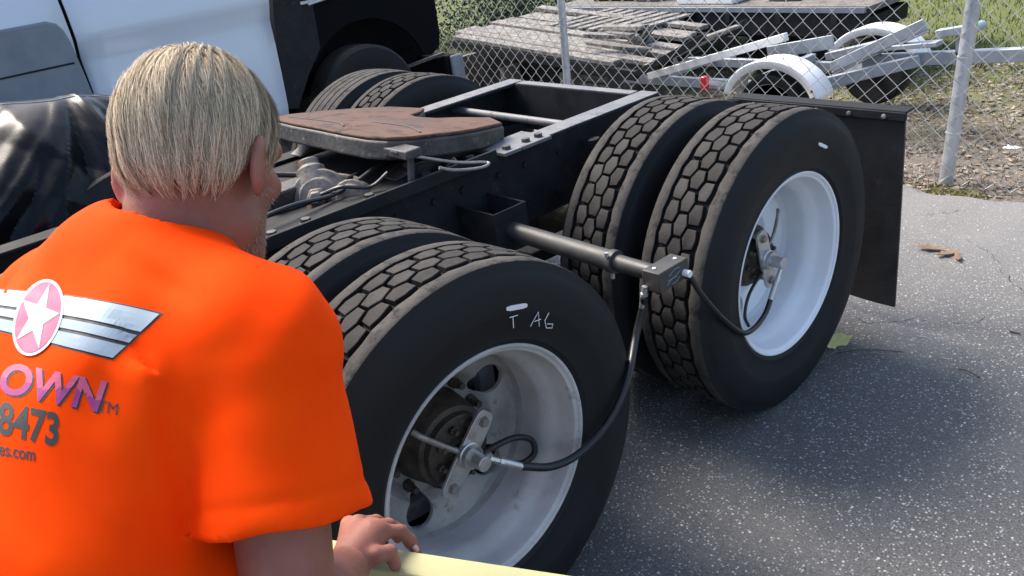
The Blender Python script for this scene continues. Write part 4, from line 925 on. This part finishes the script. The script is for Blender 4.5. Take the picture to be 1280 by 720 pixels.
m = MB(); m.box((XS-.02, 2.57, 1.215), (.05, 1.14, .022)); m.tube([(XS+.008, 2.05, 1.20), (XS+.008, 2.28, 1.225)], .012, 8); part(m, 'bed_rail', 'alu', pk, bevel=.004)
m = MB(); m.box((XS-.95, 2.5, .95), (1.3, 1.25, .5)); m.box((XS-.8, 2.4, .62), (.9, 1.8, .16)); part(m, 'bed_floor', 'deep_black', pk, bevel=.01)
m = MB(); m.box((XS-.75, 3.2, .52), (1.5, .14, .2)); bp = part(m, 'rear_bumper', 'deep_black', pk, bevel=.02)
m = MB(); m.box((XS+.01, 3.235, .51), (.04, .12, .22)); part(m, 'bumper_end', 'molding', bp, bevel=.02, segs=3)
m = MB(); m.beam((XS-.1, 2.75, .60), (XS-.05, 3.16, .64), .03, .02); part(m, 'bed_brace', 'dirty_steel', pk)
for yy, xx in ((YW, XS-.16), (YW, XS-1.6), (-1.55, XS-.16), (-1.55, XS-1.6)):
    m = MB(); m.lathe([(-.10, .24), (-.115, .30), (-.125, .36), (-.115, .40), (-.09, RW-.004), (.09, RW-.004), (.115, .40), (.125, .36), (.115, .30), (.10, .24)], 56); wh = m.build('wheel', 'rubber', pk); wh.location = Vector((xx, yy, ZWp))-pk.location; wh['label'] = 'black wheel'
    m = MB(); m.lathe([(.10, .24), (.07, .23), (.0, .22), (-.02, .15), (.03, .11), (.06, .09), (.07, .05), (.07, .001)], 40); rm = m.build('rim', 'black_metal', wh)
    for i in range(8):
        a = 2*PI*i/8; m = MB(); m.lathe([(-.02, .001), (.004, .03), (.006, .032)], 14, c=(.005, .165*math.cos(a), .165*math.sin(a))); m.build('hand_hole', 'hose', wh)

# ------------------------------------------------------------------ chain-link fence
fence_y = lambda x: 3.655-.047*(x+.43)
fc = empty('chain_link_fence', (-1.9, fence_y(-1.9), 0), label='galvanised chain-link fence with round posts behind the truck', cat='fence')
LEAN = .05
def wpart(m, name, mat, parent, **k): return part(m, name, mat, parent, **k)
for x, r, ln_ in ((-6.45, .030, .03), (-3.40, .030, .03), (-.43, .036, .052), (2.55, .034, .04)):
    y = fence_y(x); m = MB(); zb0 = -.05
    m.tube([(x, y+.03, zb0), (x+ln_*1.95, y+.03, 1.90)], r, 24); po = wpart(m, 'post', 'post_metal', fc)
    m = MB(); m.lathe([(1.90, r+.006), (1.93, r+.005), (1.955, r*.5), (1.96, .001)], 18, 'z', (x+ln_*1.95, y+.03, 0)); wpart(m, 'post_cap', 'post_metal', po)
    for zz in (.25, .65, 1.05, 1.45):
        m = MB(); m.lathe([(zz, r+.003), (zz+.006, r+.003)], 20, 'z', (x+ln_*(zz+.05), y+.03, 0)); wpart(m, 'tie_band', 'wire', po)
m = MB(); m.tube([(-8.5, fence_y(-8.5)+.03, 1.84), (4.5, fence_y(4.5)+.03, 1.84)], .021, 14); wpart(m, 'top_rail', 'post_metal', fc)
cw, per = .0595, .112; vs = []; fs = []
nseg = int(1.86/(per/2)); rw = .0021
xs_ = np.arange(-8.3, 4.2, cw)
for i, x in enumerate(xs_):
    sag = .0
    for k in range(nseg+1):
        z = -.02+k*per/2; right = (k+i) % 2; xx = x+(cw if right else 0)+LEAN*.9*z+random.gauss(0, .0015); yy = fence_y(x)-.006+(.0026 if right else -.0026)+.012*math.sin(x*2.1+z*1.3)
        k0 = len(vs)
        for a in range(4): t = PI/2*a+PI/4; vs.append((xx+rw*1.3*math.cos(t), yy+rw*1.3*math.sin(t), z))
        if k: fs += [(k0-4+a, k0-4+(a+1) % 4, k0+(a+1) % 4, k0+a) for a in range(4)]
o = wpart(npmesh('wire_mesh', vs, fs), 'wire_mesh', 'wire', fc, smooth=True, angle=None); o['kind'] = 'stuff'

# ------------------------------------------------------------------ galvanised boat trailer beyond the fence
tr = empty('boat_trailer', (-1.6, 4.75, -.10), label='galvanised boat trailer with white wheel fenders behind the fence', cat='trailer')
def fender(y0, y1, cx, near):
    m = MB(); n = 28; vs = []; a_, bb = .375, .325; zc = .165
    sec = [(y0, -.055), (y0, -.006), (y0+.012, 0), (y1-.012, 0), (y1, -.006), (y1, -.05)]
    for i in range(n+1):
        t = math.radians(165-150*i/n)
        for (yy, dr) in sec: vs.append((cx+(a_+dr)*math.cos(t), yy, zc+(bb+dr)*math.sin(t)))
    k = len(sec); m.add(vs, [(i*k+j, (i+1)*k+j, (i+1)*k+j+1, i*k+j+1) for i in range(n) for j in range(k-1)])
    o = part(m, 'fender', 'white_paint', tr); md = o.modifiers.new('s', 'SOLIDIFY'); md.thickness = .004; return o
fcx = float(at(965, 75, 'y', 4.1)[0]); fcx2 = float(at(1100, 30, 'y', 5.3)[0])
fd = fender(4.06, 4.27, fcx, True)
for dx in (.335, .352):
    m = MB(); m.lathe([(4.055, .010), (4.048, .009), (4.047, .001)], 10, 'y', (fcx+dx*.93, 0, .165+.14-(dx-.335)*2.5)); part(m, 'bolt', 'black_metal', fd)
fender(5.19, 5.40, fcx2, False)
def small_wheel(cx, cy, zc, s):
    m = MB(); m.lathe([(-.07, .175), (-.085, .20), (-.085, .232), (-.06, .245), (.06, .245), (.085, .232), (.085, .20), (.07, .175)], 44, 'y'); wh = m.build('wheel', 'rubber', tr); wh.location = Vector((cx, cy, zc))-tr.location
    m = MB(); m.lathe([(s*.07, .175), (s*.078, .182), (s*.055, .168), (s*.02, .155), (s*.015, .09), (s*.04, .075), (s*.045, .045), (s*.07, .04), (s*.075, .001)], 40, 'y'); rm = m.build('rim', 'galv', wh)
    for i in range(8):
        a = 2*PI*i/8; m = MB(); m.lathe([(s*.020, .013), (s*.026, .014), (s*.026, .001)], 12, 'y', (.112*math.cos(a), 0, .112*math.sin(a))); m.build('rim_hole', 'hose', wh)
    for i in range(5):
        a = 2*PI*i/5; m = MB(); m.lathe([(s*.04, .010), (s*.056, .009), (s*.056, .001)], 6, 'y', (.057*math.cos(a), 0, .057*math.sin(a))); m.build('lug_nut', 'alu', wh)
small_wheel(fcx, 4.15, .150, -1); small_wheel(fcx2, 5.295, .160, 1)
def gbeam(a, b_, w_, h_, name='frame_beam', mat='galv', parent=None): m = MB(); m.beam(a, b_, w_, h_); return part(m, name, mat, parent or tr, bevel=.004)
gbeam((fcx, 4.2, .16), (fcx2, 5.25, .16), .05, .05, 'axle')
gbeam((-3.3, 4.42, .20), (-1.65, 4.42, .22), .05, .07); gbeam((-3.3, 5.08, .20), (-1.65, 5.08, .22), .05, .07)
gbeam((-1.7, 4.45, .22), (-1.05, 4.72, .38), .05, .075, 'tongue_brace'); gbeam((-1.7, 5.05, .22), (-1.05, 4.82, .38), .05, .075, 'tongue_brace')
p1 = at(1080, 76, 'y', 4.77); p2 = at(1300, 67, 'y', 4.77); gbeam(p1, p1+(p2-p1)*2.6, .07, .08, 'tongue'); pt_ = p1+(p2-p1)*2.6
m = MB(); m.box(pt_+(.06, 0, -.02), (.14, .09, .08)); m.tube([pt_-(.15, 0, 0), (pt_[0]-.15, pt_[1], -.12)], .025, 12); part(m, 'coupler', 'galv', tr, bevel=.008)
for k, (yy, dx, dy) in enumerate(((4.38, 0, 0), (4.72, 0, 4))):
    a = at(1040+dx, 84+dy, 'y', yy); b_ = at(1157+dx, 30+dy, 'y', yy); gbeam(a, b_, .02, .07, 'bow_bunk'); gbeam(a-(0, -.03, .036), b_-(0, -.03, .036), .06, .010, 'bunk_flange')
    gbeam(a*.6+b_*.4-(0, 0, .05), (a*.6+b_*.4)*(1, 1, 0)+(0, 0, .26), .04, .04, 'bunk_support')
a = at(812, 95, 'y', 4.38); b_ = at(983, 46, 'y', 4.38); gbeam(a, b_, .05, .055, 'bunk_board', 'white_paint'); 
a2 = at(960, 66, 'y', 4.45); b2 = at(1042, 52, 'y', 4.45); gbeam(a2, b2, .02, .09, 'bunk_plate')
gbeam(at(1035, 70, 'y', 4.6), at(1100, 55, 'y', 4.6), .08, .05, 'cross_beam'); gbeam((-2.0, 4.42, .28), (-2.0, 5.08, .28), .05, .06, 'cross_beam'); gbeam((-2.9, 4.42, .24), (-2.9, 5.08, .24), .05, .06, 'cross_beam')
for (px, y0p, y1p, yy, mt) in ((885, 16, 120, 4.5, 'molding'), (1046, 16, 92, 4.55, 'molding'), (1160, 12, 45, 5.6, 'molding')):
    a = at(px, y0p, 'y', yy); b_ = at(px+2, y1p, 'y', yy); gbeam((a[0], yy, max(b_[2], .0)), (a[0], yy, a[2]), .045, .045, 'guide_post', mt)
a = at(1172, 42, 'y', 4.74); b_ = at(1222, 34, 'y', 4.74); gbeam(a, b_, .07, .05, 'winch_arm'); gbeam((a[0]*.4+b_[0]*.6, 4.76, a[2]-.01), (a[0]*.4+b_[0]*.6+.01, 4.76, .4), .05, .06, 'winch_post')
m = MB(); m.lathe([(-.07, .03), (.07, .03)], 14, 'y', b_); part(m, 'winch', 'galv', tr)
a = at(1096, 60, 'y', 4.74); b_ = at(1175, 54, 'y', 4.74); gbeam(a, b_, .11, .03, 'step_plate')
pl_ = at(881, 104, 'y', 4.05); m = MB(); m.box(pl_, (.05, .05, .10)); part(m, 'tail_light', 'red_lens', tr, bevel=.012, segs=3)
m = MB(); m.beam(pl_+(0, .03, 0), (pl_[0]+.1, 4.42, .2), .03, .03); part(m, 'light_bracket', 'galv', tr)

# ------------------------------------------------------------------ flat trailer with weathered planks
wt = empty('plank_trailer', (-4.4, 4.9, -.10), label='old flat trailer with weathered grey plank deck behind the fence', cat='trailer')
A0 = at(566, 47, 'y', 4.25); A1 = at(800, 86, 'y', 4.25); du = (A1-A0); L_ = np.linalg.norm(du); du /= L_
for i in range(9):
    yy = 4.27+.145*i+random.gauss(0, .008); e0, e1 = random.uniform(-.12, .1), random.uniform(-.30, .03); dz = random.gauss(0, .012)
    if i in (5,): e1 -= .5
    m = MB(); m.beam(A0+du*e0+(0, yy-4.25, .045*i/9+dz), A1+du*e1+(0, yy-4.25+random.gauss(0, .006), .045*i/9+dz), .130, .035); part(m, 'plank', 'weathered_wood', wt, bevel=.004)
m = MB(); m.beam(A0-(0, .03, .05), A1-(0, .03, .05), .05, .075); part(m, 'side_rail', 'black_metal', wt, bevel=.004)
m = MB(); m.beam(A0+(0, 1.3, -.05), A1+(0, 1.3, -.05), .05, .075); part(m, 'side_rail', 'black_metal', wt, bevel=.004)
C1 = at(884, 45, 'y', 4.25)
for dy in (-.03, .5): m = MB(); m.beam(A1+(0, dy, -.03), C1+(0, dy, 0), .05, .05); part(m, 'ramp_rail', 'black_metal', wt, bevel=.004)
for i in range(6):
    p = A1+(C1-A1)*(i+.5)/6; m = MB(); m.beam(p+(0, 0, .0), p+(0, .5, .0), .05, .02); part(m, 'ramp_slat', 'weathered_wood', wt, bevel=.003)
for px in (580, 660, 735):
    p = at(px, 70, 'y', 4.6); m = MB(); m.box((p[0], 4.75, .05), (.06, 1.0, .40)); part(m, 'cross_frame', 'dark_wood', wt, bevel=.006)
for i in range(3):
    m = MB(); p0, p1 = at(715, 84+10*i, 'y', 4.45), at(757, 90+10*i, 'y', 4.45); m.beam(p0, p1, .03, .05); part(m, 'under_plank', 'weathered_wood', wt, bevel=.003)
for cx in (-4.9, -4.4):
    m = MB(); m.lathe([(-.08, .15), (-.1, .2), (-.09, .28), (.09, .28), (.1, .2), (.08, .15), (.03, .12), (.03, .001)], 32, 'y'); wq = m.build('wheel', 'rubber', wt); wq.location = Vector((cx, 4.55, .13))-wt.location
# pallets stacked on it
for (px, py, yy, nb) in ((702, 33, 5.15, 8),):
    pa = empty('wood_pallet', at(px, py, 'y', yy), label='grey weathered pallet lying on the plank trailer', cat='pallet')
    c_ = at(706, 30, 'y', yy); e_ = at(812, 40, 'y', yy); d_ = e_-c_; L2 = np.linalg.norm(d_); d_ /= L2
    for i in range(nb):
        p = c_+d_*L2*(i+.5)/nb; m = MB(); m.beam(p+(-.05, -.22, .03), p+(.1, .55, .05), .09, .018); part(m, 'slat', 'weathered_wood', pa, bevel=.002)
    for dy in (-.16, .16, .48): m = MB(); m.beam(c_+(0, dy, -.02+dy*.03), e_+(0, dy, -.02+dy*.03), .04, .075); part(m, 'bearer', 'dark_wood', pa, bevel=.002)
for i in range(9):
    p = at(random.uniform(610, 790), random.uniform(34, 66), 'y', random.uniform(4.45, 5.2)); an = random.uniform(-.6, .6); L = random.uniform(.3, .8); d_ = np.array((math.cos(an), math.sin(an), -.06+random.gauss(0, .05)))*L/2
    m = MB(); m.beam(p-d_+(0, 0, .03), p+d_+(0, 0, .03), random.uniform(.05, .11), random.uniform(.02, .04)); tag(m.build('loose_board', 'weathered_wood' if i % 3 else 'dark_wood', bevel=.003), 'loose weathered board thrown on the plank trailer deck', 'board', 'loose boards on the plank trailer')
# dark tangle of a folded jack on the deck
jk = at(800, 55, 'y', 4.8); m = MB(); m.box(jk, (.18, .14, .14), np.array(Matrix.Rotation(.5, 3, 'Y'))); m.tube([jk, jk+(.16, -.05, .14)], .03, 10); m.tube([jk+(-.08, 0, -.05), jk+(.22, -.1, -.08)], .02, 8); tag(m.build('trailer_jack', 'dirty_steel', bevel=.01), 'rusty folded jack lying at the end of the plank deck', 'jack')

# ------------------------------------------------------------------ black flatbed trailer further back
bt = empty('flatbed_trailer', (-3.2, 6.2, -.10), label='black steel flatbed trailer parked furthest behind the fence', cat='trailer')
yb_ = 5.75; zl = float(at(1000, 47, 'y', yb_)[2]); zh = float(at(1000, 8, 'y', yb_)[2]); xl = float(at(690, 20, 'y', yb_)[0]); xr_ = float(at(1085, 25, 'y', yb_)[0])
m = MB(); m.box(((xl+xr_)/2, yb_, (zl+zh)/2), (xr_-xl, .08, zh-zl-.03)); part(m, 'side_beam', 'black_metal', bt, bevel=.006)
m = MB(); m.box(((xl+xr_)/2, yb_+.9, zh-.03), (xr_-xl-.02, 1.74, .05)); part(m, 'deck', 'dark_wood', bt)
m = MB(); m.box(((xl+xr_)/2, yb_+1.82, (zl+zh)/2), (xr_-xl, .08, zh-zl-.03)); part(m, 'side_beam', 'black_metal', bt)
m = MB(); m.box(((xl+xr_)/2, yb_-.05, zh-.02), (xr_-xl, .03, .045)); part(m, 'rub_rail', 'molding', bt, bevel=.004)
for i in range(7):
    x = xl+(xr_-xl)*(i+.5)/7; m = MB(); m.box((x, yb_-.055, zh-.09), (.05, .03, .09)); part(m, 'stake_pocket', 'black_metal', bt, bevel=.004)
for i in (2, 5):
    x = xl+(xr_-xl)*(i+.2)/7; m = MB(); m.lathe([(-.1, .18), (-.11, .3), (-.08, .36), (.08, .36), (.11, .3), (.1, .18), (.03, .12), (.03, .001)], 32, 'y'); wq = m.build('wheel', 'rubber', bt); wq.location = Vector((x, yb_+.35, .21))-bt.location
m = MB(); m.box(((xl+xr_)/2, yb_+.9, zl-.02), (xr_-xl-.6, 1.0, .14)); part(m, 'under_frame', 'black_metal', bt)
def cargo(px0, px1, py0, py1, yy, dep, name, mat, label, cat):
    a = at(px0, py1, 'y', yy); b_ = at(px1, py0, 'y', yy); m = MB(); m.box(((a[0]+b_[0])/2, yy+dep/2, (a[2]+b_[2])/2+.0), (b_[0]-a[0], dep, b_[2]-a[2])); return tag(m.build(name, mat, bevel=.01), label, cat)
z2 = zh
for i, (x, w_, d0, h_, nm, mt, lb, ct) in enumerate(((float(at(875, 8, 'y', 5.8)[0]), .62, .0, .09, 'white_board', 'white_paint', 'white board lying on the black flatbed trailer', 'board'), (float(at(770, 8, 'y', 5.9)[0]), .9, .2, .45, 'black_tool_box', 'black_metal', 'black tool box standing on the flatbed trailer', 'tool box'), (float(at(1000, 0, 'y', 6.2)[0]), 1.1, .4, .5, 'black_steel_bin', 'black_metal', 'black steel bin on the flatbed trailer behind the white board', 'bin'))):
    m = MB(); m.box((x, 5.86+d0+.15, zh-.004+h_/2), (w_, .3, h_)); tag(m.build(nm, mt, bevel=.012), lb, ct)

# ------------------------------------------------------------------ shrubs
def shrub(cx, cy, rx, ry, h, n, label):
    e = empty('shrub', (cx, cy, -.10), label=label, cat='shrub'); v = []; f = []
    for i in range(n):
        t, u = random.uniform(0, 2*PI), random.random()**.45; ph = math.acos(random.uniform(-.25, 1)); cl = 1+.22*math.sin(t*5+ph*7)+.12*math.sin(t*11)
        p = np.array((cx+rx*u*cl*math.sin(ph)*math.cos(t), cy+ry*u*cl*math.sin(ph)*math.sin(t), -.1+h*(.12+.88*u*math.cos(ph)*cl) if math.cos(ph) > 0 else -.1+h*.12*random.random()))
        a = rng.normal(0, 1, 3); a /= np.linalg.norm(a); b_ = np.cross(a, rng.normal(0, 1, 3)); b_ /= np.linalg.norm(b_); L = random.uniform(.03, .06); k = len(v)
        v += [tuple(p), tuple(p+a*L*.5+b_*L*.32), tuple(p+a*L), tuple(p+a*L*.5-b_*L*.32)]; f.append((k, k+1, k+2, k+3))
    part(npmesh('crown', v, f), 'crown', 'hedge_leaf', e, smooth=False)
    m = MB()
    for i in range(9):
        t = random.uniform(0, 2*PI); m.tube(bez([(cx+.05*math.cos(t), cy+.05*math.sin(t), -.18), (cx+.25*rx*math.cos(t), cy+.25*ry*math.sin(t), h*.35), (cx+.6*rx*math.cos(t+.3), cy+.6*ry*math.sin(t+.3), h*.7)], 4), [.02*(1-i_/9) for i_ in range(9)], 6)
    part(m, 'trunk', 'twig', e)
shrub(-7.0, 6.6, 1.2, .7, 1.5, 9000, 'dense dark green shrub behind the plank trailer'); shrub(-5.6, 7.4, 1.1, .7, 1.3, 7000, 'green shrub between plank trailer and flatbed trailer'); shrub(-9.2, 6.2, 1.3, .8, 1.6, 6000, 'broad green shrub beyond the pickup truck bed')

# ------------------------------------------------------------------ leaves, twigs and litter
def leaf(px, py, L, wd_, rot, mat, label, name='dry_leaf', curl=.3, lift=0):
    c_ = at(px, py, 'z', .004); n = 8; v = []; f = []
    for i in range(n+1):
        t = i/n; wv_ = wd_*math.sin(PI*t**.8)*(1+.3*math.sin(t*20)); 
        for s in (-1, 0, 1): v.append(((t-.5)*L, s*wv_, curl*L*((t-.5)**2*1.6)+abs(s)*wv_*.5+.001))
    f = [(i*3+j, (i+1)*3+j, (i+1)*3+j+1, i*3+j+1) for i in range(n) for j in range(2)]
    o = link(npmesh(name, v, f), name, mat, angle=None); o.location = c_; o.rotation_euler = (lift, 0, rot); md = o.modifiers.new('s', 'SOLIDIFY'); md.thickness = .0012
    return tag(o, label, 'leaf' if 'leaf' in name else 'litter', 'leaves and litter on the asphalt')
leaf(1044, 428, .13, .035, 1.1, 'yellow_leaf', 'yellow green leaf lying against the rear tyre', curl=.5, lift=.7)
leaf(1165, 312, .14, .022, .3, 'dry_leaf', 'largest curled brown leaf of the three behind the mudflap'); leaf(1184, 318, .12, .018, 1.0, 'dry_leaf', 'narrow brown leaf between two other fallen leaves behind the mudflap'); leaf(1197, 322, .10, .014, 2.0, 'dry_leaf', 'smallest thin brown leaf of the three behind the mudflap')
leaf(1265, 187, .10, .03, .6, 'white_plastic', 'pale paper scrap lying in the dry grass by the fence post', 'paper_scrap')
def twig(pts, r, label): m = MB(); m.tube(bez([at(x, y, 'z', z) for x, y, z in pts], 6), r, 6); tag(m.build('twig', 'twig'), label, 'twig', 'leaves and litter on the asphalt')
twig([(1198, 461, .004), (1210, 464, .012), (1225, 472, .004)], .0022, 'small dark twig lying on the open asphalt'); twig([(1045, 441, .004), (1085, 437, .006), (1130, 440, .004)], .0018, 'thin dark twig lying by the yellow green leaf'); twig([(1262, 414, .004), (1275, 417, .004)], .003, 'short dark twig on sunlit asphalt')

yard = bpy.data.objects['asphalt_yard']
for pts in (((1140, 270), (1165, 268), (1185, 266), (1205, 264)), ((1075, 400), (1110, 404), (1150, 399), (1195, 405), (1235, 398)), ((1210, 300), (1240, 320), (1262, 352), (1280, 372))):
    q = [at(x, y, 'z', -.0012) for x, y in pts]; q = [p+np.array((random.gauss(0, .006), random.gauss(0, .012), 0)) for p in bez(q, 7)]
    m = MB(); m.tube(q, [.0022*random.uniform(.5, 1.2) for _ in q], 5); m.build('crack', 'groove', yard)
